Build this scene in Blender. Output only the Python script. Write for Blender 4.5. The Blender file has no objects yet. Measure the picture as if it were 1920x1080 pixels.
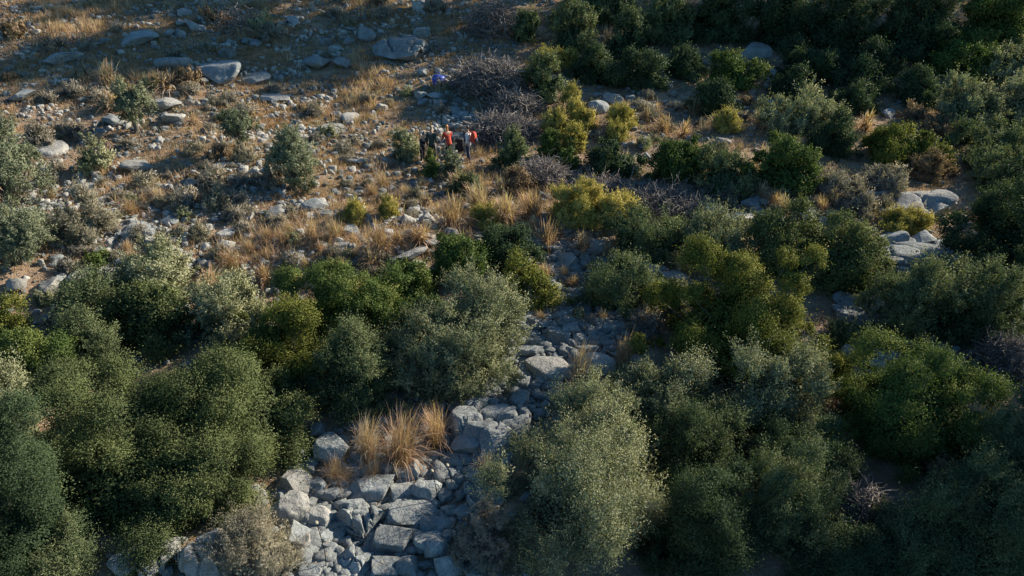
import bpy, bmesh, math, random
import numpy as np
from mathutils import Vector, Matrix

C = bpy.context.scene
COL = C.collection
# ------------------------------------------------------------------ camera
CAM_H = 14.1; PITCH = math.radians(26.0); FPX = 1346.0
cd = bpy.data.cameras.new('camera'); cam = bpy.data.objects.new('camera', cd); COL.objects.link(cam)
cd.sensor_width = 36; cd.lens = FPX / 1920 * 36; cd.clip_end = 2000; cd.clip_start = 0.1
cam.location = (0, 0, CAM_H); cam.rotation_euler = (math.pi / 2 - PITCH, 0, 0)
C.camera = cam
# ------------------------------------------------------------------ light
SUN_AZ = math.radians(27)      # angle from +X towards +Y (away from the camera)
SUN_EL = math.radians(28)
w = bpy.data.worlds.new('World'); C.world = w; w.use_nodes = True
nt = w.node_tree; bg = nt.nodes['Background']; sky = nt.nodes.new('ShaderNodeTexSky')
sky.sky_type = 'NISHITA'; sky.sun_disc = False; sky.sun_elevation = SUN_EL
sky.sun_rotation = math.pi / 2 - SUN_AZ; sky.dust_density = 0.6; sky.ozone_density = 2.5
mx = nt.nodes.new('ShaderNodeMix'); mx.data_type = 'RGBA'; mx.blend_type = 'MULTIPLY'; mx.inputs[0].default_value = 1
mx.inputs[7].default_value = (.56, .98, 1.16, 1); nt.links.new(sky.outputs[0], mx.inputs[6]); nt.links.new(mx.outputs[2], bg.inputs[0]); bg.inputs[1].default_value = 0.07
sl = bpy.data.lights.new('sun', 'SUN'); so = bpy.data.objects.new('sun', sl); COL.objects.link(so)
sl.energy = 5.0; sl.angle = math.radians(0.6); sl.color = (1.0, 0.90, 0.73)
sd = Vector((math.cos(SUN_EL) * math.cos(SUN_AZ), math.cos(SUN_EL) * math.sin(SUN_AZ), math.sin(SUN_EL)))
so.rotation_euler = sd.to_track_quat('Z', 'Y').to_euler(); so.location = (30, 10, 30)
C.view_settings.view_transform = 'Standard'; C.view_settings.look = 'None'
C.view_settings.exposure = 0.86; C.view_settings.gamma = 1
C.render.engine = 'CYCLES'
C.cycles.filter_width = 1.4; C.cycles.max_bounces = 6; C.cycles.diffuse_bounces = 3; C.cycles.transmission_bounces = 3
C.cycles.transparent_max_bounces = 4

# ------------------------------------------------------------------ noise helpers
def _h(i, j, k, s):
    n = (i * 374761393 + j * 668265263 + k * 2147483647 + s * 974634777) & 0xffffffff
    n = ((n ^ (n >> 13)) * 1274126177) & 0xffffffff
    n = ((n ^ (n >> 15)) * 2246822519) & 0xffffffff
    return ((n ^ (n >> 16)) & 0xffff) / 65535.0
def vnoise(x, y, z=None, s=0):
    x = np.asarray(x, float); y = np.asarray(y, float); z = np.zeros_like(x) if z is None else np.asarray(z, float)
    xi = np.floor(x).astype(np.int64); yi = np.floor(y).astype(np.int64); zi = np.floor(z).astype(np.int64)
    f = x - xi; g = y - yi; h = z - zi
    f = f * f * (3 - 2 * f); g = g * g * (3 - 2 * g); h = h * h * (3 - 2 * h)
    r = 0
    for a in (0, 1):
        for b in (0, 1):
            for c in (0, 1):
                r = r + _h(xi + a, yi + b, zi + c, s) * (f if a else 1 - f) * (g if b else 1 - g) * (h if c else 1 - h)
    return r * 2 - 1
def fbm(x, y, z=None, s=0, o=4):
    r = 0; a = 1; t = 0
    for i in range(o):
        k = 2.03 ** i
        r = r + a * vnoise(np.asarray(x) * k, np.asarray(y) * k, None if z is None else np.asarray(z) * k, s + i); t += a; a *= .5
    return r / t
def sstep(a, b, x):
    t = np.clip((x - a) / (b - a), 0, 1); return t * t * (3 - 2 * t)
# ------------------------------------------------------------------ terrain
GP = np.array([[-4.6, 10.5], [-3.2, 14.3], [-.8, 17.5], [1.6, 21.0], [2.4, 24.5], [2.0, 28]])
def gully(x, y):
    cx = np.interp(y, GP[:, 1], GP[:, 0]); m = sstep(8, 12, y) * (1 - sstep(24, 28, y))
    return -0.55 * m * np.exp(-((x - cx) / 2.4) ** 2)
def terrace(x, y):
    yl = 26.6 + 0.23 * x + .5 * np.sin(x * .35)
    return 0.45 * sstep(-.8, .8, y - yl)
def T0(x, y):
    b = 0.105 * y + 0.22 * np.log1p(np.exp((y - 41) / 4.0)) * 4.0 * .9
    b = b + 0.10 * np.log1p(np.exp((-x - 14) / 4.0)) * 4
    return b + gully(x, y) + terrace(x, y) + 0.75 * fbm(np.asarray(x) / 11., np.asarray(y) / 11., s=3, o=2) + .22 * fbm(np.asarray(x) / 3., np.asarray(y) / 3., s=9, o=3)
def T(x, y):
    return T0(x, y)
def Tf(x, y): return float(T(np.array([x]), np.array([y]))[0])
Fw = np.array([0, math.cos(PITCH), -math.sin(PITCH)]); Rt = np.array([1., 0, 0]); Up = np.array([0, math.sin(PITCH), math.cos(PITCH)])
CP = np.array([0, 0, CAM_H])
TS = np.concatenate([np.arange(8, 60, .06), np.arange(60, 160, .3)])
def at(px, py):
    d = Fw + (px - 960) / FPX * Rt - (py - 540) / FPX * Up
    P = CP + TS[:, None] * d
    dz = P[:, 2] - T(P[:, 0], P[:, 1])
    k = np.argmax(dz < 0)
    if dz[k] >= 0: k = len(TS) - 1
    t0, t1 = TS[max(k - 1, 0)], TS[k]; a, b = dz[max(k - 1, 0)], dz[k]
    t = t0 + (t1 - t0) * (a / (a - b) if a != b else 0)
    p = CP + t * d
    return np.array([p[0], p[1], Tf(p[0], p[1])])
def proj(p):
    q = np.asarray(p, float) - CP; z = q @ Fw
    return 960 + FPX * (q @ Rt) / z, 540 - FPX * (q @ Up) / z, z
def depth(p): return float((np.asarray(p) - CP) @ Fw)

# ------------------------------------------------------------------ mesh helpers
def mk_mesh(name, V, F, tint=None, mats=(), smooth=False, cn=None):
    """V (n,3), F (m,k) constant-k faces or list of arrays"""
    me = bpy.data.meshes.new(name)
    Fs = F if isinstance(F, list) else [F]
    Fs = [np.asarray(f) for f in Fs if len(f)]
    V = np.asarray(V, np.float32)
    me.vertices.add(len(V)); me.vertices.foreach_set('co', V.ravel())
    nl = sum(f.size for f in Fs); nf = sum(len(f) for f in Fs)
    me.loops.add(nl); me.polygons.add(nf)
    me.loops.foreach_set('vertex_index', np.concatenate([f.ravel() for f in Fs]).astype(np.int32))
    tot = np.concatenate([np.full(len(f), f.shape[1]) for f in Fs]).astype(np.int32)
    st = np.concatenate([[0], np.cumsum(tot)[:-1]]).astype(np.int32)
    me.polygons.foreach_set('loop_start', st); me.polygons.foreach_set('loop_total', tot)
    if smooth: me.polygons.foreach_set('use_smooth', np.ones(nf, bool))
    me.update(calc_edges=True)
    if tint is not None:
        a = me.attributes.new('tint', 'FLOAT', 'POINT'); a.data.foreach_set('value', np.asarray(tint, np.float32))
    if cn is None and tint is not None: cn = np.tile(np.array([.25, -.05, .85]), (len(V), 1))
    if cn is not None:
        a = me.attributes.new('cn', 'FLOAT_VECTOR', 'POINT'); a.data.foreach_set('vector', np.asarray(cn, np.float32).ravel())
    for m in mats: me.materials.append(m)
    return me
def ob(name, me, parent=None, loc=None):
    o = bpy.data.objects.new(name, me); COL.objects.link(o)
    if parent is not None: o.parent = parent
    if loc is not None: o.location = loc
    return o
def tag(o, label=None, cat=None, group=None, kind=None):
    if label: o['label'] = label
    if cat: o['category'] = cat
    if group: o['group'] = group
    if kind: o['kind'] = kind
    return o
def tubes(P, R, sides=3, tint=None):
    """P (n,m,3) polylines, R (n,m) radii -> V,F,tint"""
    n, m, _ = P.shape
    t = np.gradient(P, axis=1); t /= np.linalg.norm(t, axis=2, keepdims=True) + 1e-9
    ref = np.where(np.abs(t[..., 2:3]) > .8, np.array([1., 0, 0]), np.array([0, 0, 1.]))
    a = np.cross(t, ref); a /= np.linalg.norm(a, axis=2, keepdims=True) + 1e-9
    b = np.cross(t, a)
    ang = np.arange(sides) * 2 * np.pi / sides
    ring = P[:, :, None, :] + R[:, :, None, None] * (np.cos(ang)[None, None, :, None] * a[:, :, None, :] + np.sin(ang)[None, None, :, None] * b[:, :, None, :])
    V = ring.reshape(-1, 3)
    i = np.arange(n)[:, None, None] * m * sides; j = np.arange(m - 1)[None, :, None] * sides; k = np.arange(sides)[None, None, :]
    k2 = (k + 1) % sides
    F = np.stack([i + j + k, i + j + k2, i + j + sides + k2, i + j + sides + k], -1).reshape(-1, 4)
    tt = np.zeros(len(V)) if tint is None else np.repeat(tint, m * sides)
    return V, F, tt
def unit(v): return v / (np.linalg.norm(v, axis=-1, keepdims=True) + 1e-9)

# ------------------------------------------------------------------ materials
def newmat(name):
    m = bpy.data.materials.new(name); m.use_nodes = True
    return m, m.node_tree, m.node_tree.nodes['Principled BSDF']
def N(nt, t, **kw):
    n = nt.nodes.new(t)
    for k, v in kw.items(): setattr(n, k, v)
    return n
def ramp(nt, fac, stops):
    r = nt.nodes.new('ShaderNodeValToRGB'); nt.links.new(fac, r.inputs[0])
    e = r.color_ramp.elements
    while len(e) < len(stops): e.new(.5)
    for s, (p, c) in zip(e, stops): s.position = p; s.color = (*c, 1)
    return r.outputs[0]
def noise(nt, vec, scale, detail=4, rough=.55, dist=0):
    n = nt.nodes.new('ShaderNodeTexNoise'); n.inputs['Scale'].default_value = scale; n.inputs['Detail'].default_value = detail
    n.inputs['Roughness'].default_value = rough; n.inputs['Distortion'].default_value = dist
    if vec is not None: nt.links.new(vec, n.inputs['Vector'])
    return n.outputs[0]
def mix(nt, fac, a, b, mode='MIX'):
    n = nt.nodes.new('ShaderNodeMix'); n.data_type = 'RGBA'; n.blend_type = mode
    for sock, v in ((n.inputs[0], fac), (n.inputs[6], a), (n.inputs[7], b)):
        if hasattr(v, 'is_output') or isinstance(v, bpy.types.NodeSocket): nt.links.new(v, sock)
        elif isinstance(v, (int, float)): sock.default_value = v
        else: sock.default_value = (*v, 1)
    return n.outputs[2]
def math_(nt, op, a, b=None):
    n = nt.nodes.new('ShaderNodeMath'); n.operation = op
    for s, v in ((n.inputs[0], a), (n.inputs[1], b)):
        if v is None: continue
        if isinstance(v, (int, float)): s.default_value = v
        else: nt.links.new(v, s)
    return n.outputs[0]

def leaf_mat(name, dark, mid, lite, odd=None, trans=.22, rough=.75, patch=.35):
    m, nt, p = newmat(name)
    at_ = N(nt, 'ShaderNodeAttribute', attribute_name='tint')
    oi = N(nt, 'ShaderNodeObjectInfo')
    tc = N(nt, 'ShaderNodeTexCoord')
    n1 = noise(nt, tc.outputs['Object'], 1.3, 3)
    f = math_(nt, 'ADD', at_.outputs['Fac'], math_(nt, 'MULTIPLY', math_(nt, 'SUBTRACT', n1, .5), patch * 2))
    f = math_(nt, 'ADD', f, math_(nt, 'MULTIPLY', math_(nt, 'SUBTRACT', oi.outputs['Random'], .5), .3))
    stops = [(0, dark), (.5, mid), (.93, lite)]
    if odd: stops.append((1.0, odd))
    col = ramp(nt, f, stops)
    ca = N(nt, 'ShaderNodeAttribute', attribute_name='cn'); vt = N(nt, 'ShaderNodeVectorTransform', vector_type='NORMAL', convert_from='OBJECT', convert_to='WORLD')
    nt.links.new(ca.outputs['Vector'], vt.inputs[0]); ge = N(nt, 'ShaderNodeNewGeometry')
    s1 = N(nt, 'ShaderNodeVectorMath', operation='SCALE'); nt.links.new(vt.outputs[0], s1.inputs[0]); s1.inputs['Scale'].default_value = 1.25
    ad = N(nt, 'ShaderNodeVectorMath', operation='ADD'); nt.links.new(s1.outputs[0], ad.inputs[0]); nt.links.new(ge.outputs['Normal'], ad.inputs[1])
    nn = N(nt, 'ShaderNodeVectorMath', operation='NORMALIZE'); nt.links.new(ad.outputs[0], nn.inputs[0]); nt.links.new(nn.outputs[0], p.inputs['Normal'])
    nt.links.new(col, p.inputs['Base Color']); p.inputs['Roughness'].default_value = rough
    p.inputs['Specular IOR Level'].default_value = .12
    tr = N(nt, 'ShaderNodeBsdfTranslucent'); nt.links.new(mix(nt, 1.0, col, (1.0, 1.1, .55), 'MULTIPLY'), tr.inputs[0])
    ms = N(nt, 'ShaderNodeMixShader'); ms.inputs[0].default_value = trans
    nt.links.new(p.outputs[0], ms.inputs[1]); nt.links.new(tr.outputs[0], ms.inputs[2])
    nt.links.new(ms.outputs[0], nt.nodes['Material Output'].inputs['Surface'])
    return m
LM = {
 'oak':    leaf_mat('oak_leaf', (.06, .08, .035), (.13, .155, .062), (.22, .235, .095), (.28, .20, .09)),
 'mastic': leaf_mat('mastic_leaf', (.07, .085, .02), (.155, .165, .038), (.29, .27, .06), (.32, .24, .07)),
 'green':  leaf_mat('green_leaf', (.045, .075, .024), (.105, .15, .042), (.20, .22, .065), (.22, .18, .07)),
 'grey':   leaf_mat('grey_leaf', (.11, .125, .07), (.26, .27, .155), (.42, .41, .26), (.44, .39, .24)),
 'teal':   leaf_mat('teal_leaf', (.055, .08, .04), (.12, .15, .072), (.235, .25, .125), (.28, .25, .13)),
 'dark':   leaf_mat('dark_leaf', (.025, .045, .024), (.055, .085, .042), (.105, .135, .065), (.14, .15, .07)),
 'olive':  leaf_mat('olive_leaf', (.11, .13, .085), (.19, .21, .135), (.31, .32, .21), (.36, .35, .24)),
 'broom':  leaf_mat('broom_shoot', (.25, .225, .06), (.46, .38, .10), (.62, .50, .17), (.5, .36, .15), trans=.2),
 'dwarf':  leaf_mat('dwarf_twig', (.17, .145, .125), (.29, .25, .21), (.40, .35, .29), (.42, .33, .25), trans=.2),
 'rust':   leaf_mat('rust_leaf', (.16, .11, .07), (.28, .19, .12), (.4, .28, .18), (.4, .24, .14), trans=.2),
 'pale':   leaf_mat('pale_twig', (.2, .18, .13), (.32, .28, .2), (.45, .4, .3), (.5, .42, .3), trans=.15),
}
DRY = leaf_mat('dry_grass', (.36, .20, .12), (.57, .36, .235), (.70, .52, .37), (.70, .6, .47), trans=.4, patch=.2)
STRAW = leaf_mat('straw', (.28, .165, .09), (.46, .28, .16), (.58, .41, .26), (.6, .45, .31), trans=.35, patch=.5)
def wood_mat(name, a, b):
    m, nt, p = newmat(name); tc = N(nt, 'ShaderNodeTexCoord'); n = noise(nt, tc.outputs['Object'], 9, 5)
    nt.links.new(ramp(nt, n, [(.3, a), (.7, b)]), p.inputs['Base Color']); p.inputs['Roughness'].default_value = .9
    bp = N(nt, 'ShaderNodeBump'); bp.inputs['Strength'].default_value = .6; bp.inputs['Distance'].default_value = .02
    nt.links.new(noise(nt, tc.outputs['Object'], 40, 3), bp.inputs['Height']); nt.links.new(bp.outputs[0], p.inputs['Normal'])
    return m
BARK = wood_mat('bark', (.08, .065, .05), (.2, .17, .14))
DEAD = wood_mat('dead_wood', (.15, .125, .11), (.36, .31, .28))
DEADP = wood_mat('dead_twigs', (.11, .10, .095), (.30, .265, .245))

def rock_material(name, base, pale, dark):
    m, nt, p = newmat(name); tc = N(nt, 'ShaderNodeTexCoord'); oi = N(nt, 'ShaderNodeObjectInfo')
    geo = N(nt, 'ShaderNodeNewGeometry'); V = geo.outputs['Position']
    big = noise(nt, V, 1.6, 5, .6, .3); fine = noise(nt, V, 13, 6, .7)
    col = ramp(nt, big, [(.3, base), (.55, tuple((a + b) / 2 for a, b in zip(base, pale))), (.72, pale)])
    spots = ramp(nt, fine, [(.30, (.25, .25, .25)), (.52, (1, 1, 1))])
    col = mix(nt, spots, dark, col)
    sm = noise(nt, V, 4.5, 4, .6)
    st = ramp(nt, sm, [(.60, (0, 0, 0)), (.72, (.55, .55, .55))])
    col = mix(nt, st, col, (.36, .26, .17))
    vr = N(nt, 'ShaderNodeTexVoronoi', feature='DISTANCE_TO_EDGE'); vr.inputs['Scale'].default_value = 3.2
    wv = mix(nt, .12, V, N(nt, 'ShaderNodeTexNoise').outputs[1]) if False else V
    nt.links.new(wv, vr.inputs['Vector'])
    crack = ramp(nt, vr.outputs['Distance'], [(0.0, (.0, .0, .0)), (.035, (1, 1, 1))])
    col = mix(nt, math_(nt, 'MULTIPLY', math_(nt, 'SUBTRACT', 1.0, crack), .35), col, (.09, .08, .07))
    hs = N(nt, 'ShaderNodeHueSaturation'); nt.links.new(col, hs.inputs['Color'])
    nt.links.new(math_(nt, 'ADD', math_(nt, 'MULTIPLY', oi.outputs['Random'], .45), .78), hs.inputs['Value'])
    nt.links.new(hs.outputs[0], p.inputs['Base Color']); p.inputs['Roughness'].default_value = .92; p.inputs['Specular IOR Level'].default_value = .2
    hgt = math_(nt, 'ADD', math_(nt, 'MULTIPLY', fine, .5), math_(nt, 'ADD', sm, math_(nt, 'MULTIPLY', crack, .12)))
    b = N(nt, 'ShaderNodeBump'); b.inputs['Strength'].default_value = .9; b.inputs['Distance'].default_value = .07
    nt.links.new(hgt, b.inputs['Height']); nt.links.new(b.outputs[0], p.inputs['Normal'])
    return m
RK = rock_material('limestone', (.18, .195, .20), (.37, .385, .375), (.10, .105, .11))
RKP = rock_material('pale_limestone', (.25, .245, .23), (.46, .44, .40), (.18, .175, .17))
RKD = rock_material('dark_limestone', (.17, .17, .17), (.33, .33, .31), (.08, .08, .085))

def ground_material():
    m, nt, p = newmat('stony_soil'); geo = N(nt, 'ShaderNodeNewGeometry'); V = geo.outputs['Position']
    a = noise(nt, V, .35, 5, .6, .4); b = noise(nt, V, 2.2, 6, .65, .2); c = noise(nt, V, 14, 5, .7)
    soil = ramp(nt, b, [(.28, (.13, .085, .055)), (.5, (.26, .175, .11)), (.72, (.38, .28, .18))])
    straw = ramp(nt, c, [(.3, (.27, .185, .125)), (.7, (.44, .32, .225))])
    am = ramp(nt, a, [(.36, (0, 0, 0)), (.56, (1, 1, 1))])
    col = mix(nt, am, soil, straw)
    v = N(nt, 'ShaderNodeTexVoronoi'); v.inputs['Scale'].default_value = 9; nt.links.new(V, v.inputs['Vector'])
    peb = ramp(nt, v.outputs['Distance'], [(.16, (1, 1, 1)), (.30, (0, 0, 0))])
    pm = math_(nt, 'MULTIPLY', peb, ramp(nt, noise(nt, V, .9, 4), [(.45, (0, 0, 0)), (.6, (1, 1, 1))]))
    col = mix(nt, math_(nt, 'MULTIPLY', pm, .8), col, (.38, .37, .35))
    nt.links.new(col, p.inputs['Base Color']); p.inputs['Roughness'].default_value = .95; p.inputs['Specular IOR Level'].default_value = .1
    hgt = math_(nt, 'ADD', math_(nt, 'MULTIPLY', c, .6), math_(nt, 'ADD', b, math_(nt, 'MULTIPLY', pm, .5)))
    bp = N(nt, 'ShaderNodeBump'); bp.inputs['Strength'].default_value = 1; bp.inputs['Distance'].default_value = .1
    nt.links.new(hgt, bp.inputs['Height']); nt.links.new(bp.outputs[0], p.inputs['Normal'])
    return m
GROUND = ground_material()
def plain(name, c, rough=.8, vary=.25, scale=12):
    m, nt, p = newmat(name); tc = N(nt, 'ShaderNodeTexCoord'); n = noise(nt, tc.outputs['Object'], scale, 3)
    nt.links.new(ramp(nt, n, [(.3, tuple(x * (1 - vary) for x in c)), (.7, tuple(min(1, x * (1 + vary)) for x in c))]), p.inputs['Base Color'])
    p.inputs['Roughness'].default_value = rough; return m

# ------------------------------------------------------------------ ground sheet
def axis(lo, hi, step, far, n):
    core = np.arange(lo, hi + step / 2, step)
    g = np.geomspace(1, far, n)
    return np.concatenate([lo - g[::-1], core, hi + g])
gx = axis(-42, 42, .17, 300, 26); gy = axis(6, 72, .17, 300, 26)
X, Y = np.meshgrid(gx, gy)
Z = T(X, Y); damp = 1 / (1 + np.exp((np.hypot(X, Y - 30) - 120) / 20))
Z = np.where(Y > 130, T(X, np.full_like(Y, 130)) + (Y - 130) * .1, Z)
Z += .045 * fbm(X * 1.9, Y * 1.9, s=40, o=3)
nx, ny = len(gx), len(gy)
idx = np.arange(nx * ny).reshape(ny, nx)
F = np.stack([idx[:-1, :-1], idx[:-1, 1:], idx[1:, 1:], idx[1:, :-1]], -1).reshape(-1, 4)
g = ob('ground', mk_mesh('ground', np.stack([X, Y, Z], -1).reshape(-1, 3), F, mats=[GROUND], smooth=True)); tag(g, kind='structure')

# ------------------------------------------------------------------ foliage generator
def leaves_from(pos, d, nrm, L, Wd, rng):
    """pos leaf base, d direction, nrm approx normal, L length, Wd width arrays"""
    d = unit(d); s = unit(np.cross(d, nrm)); n = np.cross(s, d)
    L = L[:, None]; Wd = Wd[:, None]
    a = pos; b = pos + d * L * .5 + s * Wd * .5 + n * L * .06; c = pos + d * L; e = pos + d * L * .5 - s * Wd * .5 + n * L * .06
    V = np.stack([a, b, c, e], 1).reshape(-1, 3)
    F = np.arange(len(pos) * 4).reshape(-1, 4)
    return V, F
def rdir(rng, n): return unit(rng.normal(size=(n, 3)))

KP = {  # lobe radius (m), leaf aspect, spike, up bias, cov, leaf scale
 'oak':   dict(lobe=.52, asp=.62, spike=.25, up=.25, cov=2.7),
 'mastic': dict(lobe=.42, asp=.6, spike=.12, up=.35, cov=3.0),
 'green': dict(lobe=.40, asp=.6, spike=.35, up=.45, cov=2.7),
 'grey':  dict(lobe=.40, asp=.45, spike=1.0, up=.8, cov=2.2),
 'teal':  dict(lobe=.42, asp=.5, spike=.8, up=.7, cov=2.3),
 'dark':  dict(lobe=.45, asp=.55, spike=.3, up=.35, cov=2.7),
 'olive': dict(lobe=.36, asp=.38, spike=.7, up=.6, cov=2.5),
 'broom': dict(lobe=.28, asp=.2, spike=.7, up=1.6, cov=2.6),
 'dwarf': dict(lobe=.16, asp=.22, spike=.6, up=.8, cov=2.0),
 'rust':  dict(lobe=.25, asp=.4, spike=.7, up=.8, cov=2.0),
 'pale':  dict(lobe=.3, asp=.18, spike=1.0, up=1.2, cov=1.8),
}
def foliage(seed, kind, rx, ry, h, lift, dist, thin=1.0, lowcut=-.12):
    rng = np.random.default_rng(seed); k = KP[kind]
    S = np.array([rx, ry, h]); mn = min(rx, ry, h)
    lobe = min(k['lobe'] * (.8 + .012 * dist) * (0.72 + .075 * max(rx, ry)), mn * .5)
    area = 2 * math.pi * ((rx * ry) ** .8 + (rx * h) ** .8 + (ry * h) ** .8) / 3 * 1.05
    nl = int(max(7, area / (lobe * lobe * 2.5)))
    i = np.arange(nl) + .5
    zz = 1 - i / nl * (1 - lowcut); ph = i * 2.399963 + rng.random() * 6.28
    rr = np.sqrt(np.clip(1 - zz * zz, 0, 1))
    D = np.stack([rr * np.cos(ph), rr * np.sin(ph), zz], 1); D = unit(D + rng.normal(size=D.shape) * .24)
    D[:, 2] = np.maximum(D[:, 2], lowcut)
    # irregular outline
    bulge = 1 + (.34 + .07 * min(max(rx, ry), 4.5)) * fbm(D[:, 0] * 2.1 + seed, D[:, 1] * 2.1, D[:, 2] * 2.1, s=seed % 97, o=2) + rng.uniform(-.17, .12, nl)
    bulge = np.clip(bulge, .74, 1.3)
    cen = D * (S - lobe * .75) * (bulge * rng.uniform(.74, 1.1, nl))[:, None]
    lr = lobe * rng.uniform(.55, 1.5, nl)
    kp = rng.random(nl) > (.24 if nl > 14 else .1); D, cen, lr = D[kp], cen[kp], lr[kp]; nl = len(lr)
    Lf = (.0026 if dist < 24 else .003) * dist * (1.25 if k['asp'] < .3 else 1.0) * (1.15 if k['asp'] < .5 else 1.0); Wd = Lf * k['asp']
    nleaf = thin * k['cov'] * area * 1.5 / (.55 * Lf * Wd)
    pt = 6
    pt = (64 if k['spike'] < .6 else 34) if dist < 40 else 26
    ntw = int(nleaf / pt)
    li = rng.choice(nl, ntw, p=lr ** 2 / np.sum(lr ** 2))
    out = unit(cen / S)[li]
    td = unit(rdir(rng, ntw) * 1.0 + out * .6 + np.array([0, 0, 1.]) * k['up'] * .55)
    reach = lr[li] * (.66 + k['spike'] * rng.random(ntw) ** 2.5 * 1.3 + .52 * rng.random(ntw))
    start = cen[li] + td * lr[li][:, None] * .5
    ax = unit(td + np.array([0, 0, .35]) * k['up'])
    tt = rng.random((ntw, pt)) ** .7
    pos = start[:, None, :] + ax[:, None, :] * ((reach - lr[li] * .5)[:, None] * tt)[:, :, None]
    rc = lr[li] * (.185 if k['spike'] < .6 else .115) * rng.uniform(.7, 1.3, ntw)
    off = rng.normal(size=(ntw, pt, 3)) * rc[:, None, None]
    pos = (pos + off).reshape(-1, 3)
    if k['spike'] > .6: pos[:, 2] = np.repeat(cen[li][:, 2], pt) + (pos[:, 2] - np.repeat(cen[li][:, 2], pt)) * 1.3
    axr = np.repeat(ax, pt, 0)
    ld = unit(axr * .8 + rdir(rng, ntw * pt) * .75)
    nr = unit(np.repeat(td, pt, 0) * .95 + (off / rc[:, None, None]).reshape(-1, 3) * .32 + rdir(rng, ntw * pt) * .32 + np.array([0, 0, .15]))
    keep = pos[:, 2] > -lift * .0 - .05 if lift <= 0.01 else np.ones(len(pos), bool)
    pos, ld, nr = pos[keep], ld[keep], nr[keep]
    n = len(pos)
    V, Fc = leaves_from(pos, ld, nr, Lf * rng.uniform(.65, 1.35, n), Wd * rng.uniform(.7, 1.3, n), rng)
    lc = np.repeat(cen[li], pt, 0)[keep]; CN = unit(unit(pos - lc) * .8 + unit(lc / S) * .45 + (off / rc[:, None, None]).reshape(-1, 3)[keep] * .38 + np.array([0, 0, .1]))
    CN = np.repeat(CN, 4, 0)
    tint_l = rng.uniform(.1, .85, nl)
    tn = np.repeat(tint_l[np.repeat(li, pt)[keep]] * .5 + .35 * np.repeat(rng.random(ntw), pt)[keep] + .15 * rng.uniform(0, 1, n), 4)
    # leafy shoots that stand out of the crown and roughen its outline
    ns = int((.35 if lift > .01 else 1) * area * {'oak': 6, 'mastic': 4, 'green': 8, 'grey': 34, 'teal': 24, 'dark': 6, 'olive': 12, 'broom': 26, 'dwarf': 60, 'rust': 30, 'pale': 45}[kind] * (1 if dist < 28 else .6))
    if ns:
        li2 = rng.integers(0, nl, ns); q = 14; o2 = unit(cen[li2] / S)
        sdn = unit(o2 * .8 + rdir(rng, ns) * .55 + np.array([0, 0, .9]) * k['up'])
        sl_ = rng.uniform(.3, 1.05, ns) * (.35 + .8 * lobe) * (.6 + .5 * k['spike'])
        tq = np.linspace(.1, 1, q)[None, :, None]
        Ps = (cen[li2] + o2 * lr[li2][:, None] * .75)[:, None] + sdn[:, None] * tq * sl_[:, None, None] + np.array([0, 0, -.12]) * tq ** 2 * rng.random((ns, 1, 1))
        Ps = (Ps + rng.normal(size=Ps.shape) * Lf * .45).reshape(-1, 3); dd = np.repeat(sdn, q, 0)
        V3, F3 = leaves_from(Ps, unit(dd * .9 + rdir(rng, ns * q) * .7), unit(np.repeat(o2, q, 0) + rdir(rng, ns * q) * .5), Lf * rng.uniform(.7, 1.2, ns * q), Wd * rng.uniform(.7, 1.2, ns * q), rng)
        Fc = np.concatenate([Fc, F3 + len(V)]); V = np.concatenate([V, V3]); tn = np.concatenate([tn, np.repeat(np.repeat(rng.uniform(.45, .95, ns), q), 4)]); CN = np.concatenate([CN, np.repeat(np.repeat(o2, q, 0), 4, 0)])
    nV = len(V); q0 = len(CN)
    # inner leaves keep the crown from being see-through
    m = int(n * .22); q = rdir(rng, m); q[:, 2] = np.abs(q[:, 2]); q = q * S * rng.uniform(.35, .68, (m, 1))
    V2, F2 = leaves_from(q, rdir(rng, m), unit(q + 1e-6), np.full(m, Lf * 1.7), np.full(m, Lf * 1.2), rng)
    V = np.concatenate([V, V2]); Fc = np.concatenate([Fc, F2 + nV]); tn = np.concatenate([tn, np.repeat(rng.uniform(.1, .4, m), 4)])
    CN = np.concatenate([CN, np.repeat(unit(q), 4, 0)])
    V[:, 2] += lift
    cen[:, 2] += lift
    return V, Fc, (tn, CN), cen, lr
def branches(seed, cen, base_r, lift, nmax=26, trunk_h=0):
    rng = np.random.default_rng(seed + 5)
    idx = rng.permutation(len(cen))[:nmax]; c = cen[idx]; n = len(c); m = 6; c = c * np.where(rng.random(n) < .35, rng.uniform(1.02, 1.17, n), 1)[:, None]
    t = np.linspace(0, 1, m)[None, :, None]
    root = np.array([0, 0, -.25]) + rng.normal(size=(n, 3)) * np.array([base_r * .6, base_r * .6, 0]) * (0 if trunk_h else 2.5)
    fork = np.zeros((n, 3)); fork[:, 2] = max(trunk_h, .15) + rng.random(n) * .15; fork[:, :2] = root[:, :2]
    P = (1 - t) ** 2 * root[:, None] + 2 * (1 - t) * t * fork[:, None] + t ** 2 * (c * .97)[:, None]
    P = P + rng.normal(size=P.shape) * .03 * t
    R = base_r * (.55 if trunk_h else .4) * (1 - t[..., 0]) ** .8 + .006; R = np.repeat(R, n, 0) if R.shape[0] == 1 else R
    V, F, _ = tubes(P, R, 5)
    if trunk_h:
        tp = np.zeros((1, 5, 3)); tp[0, :, 2] = np.linspace(-.3, trunk_h, 5); tp[0, :, 0] = [0, .02, .05, .02, 0]
        V2, F2, _ = tubes(tp, np.array([[1.5, 1.15, .95, .85, .7]]) * base_r, 8)
        F = np.concatenate([F, F2 + len(V)]); V = np.concatenate([V, V2])
    return V, F

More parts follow.
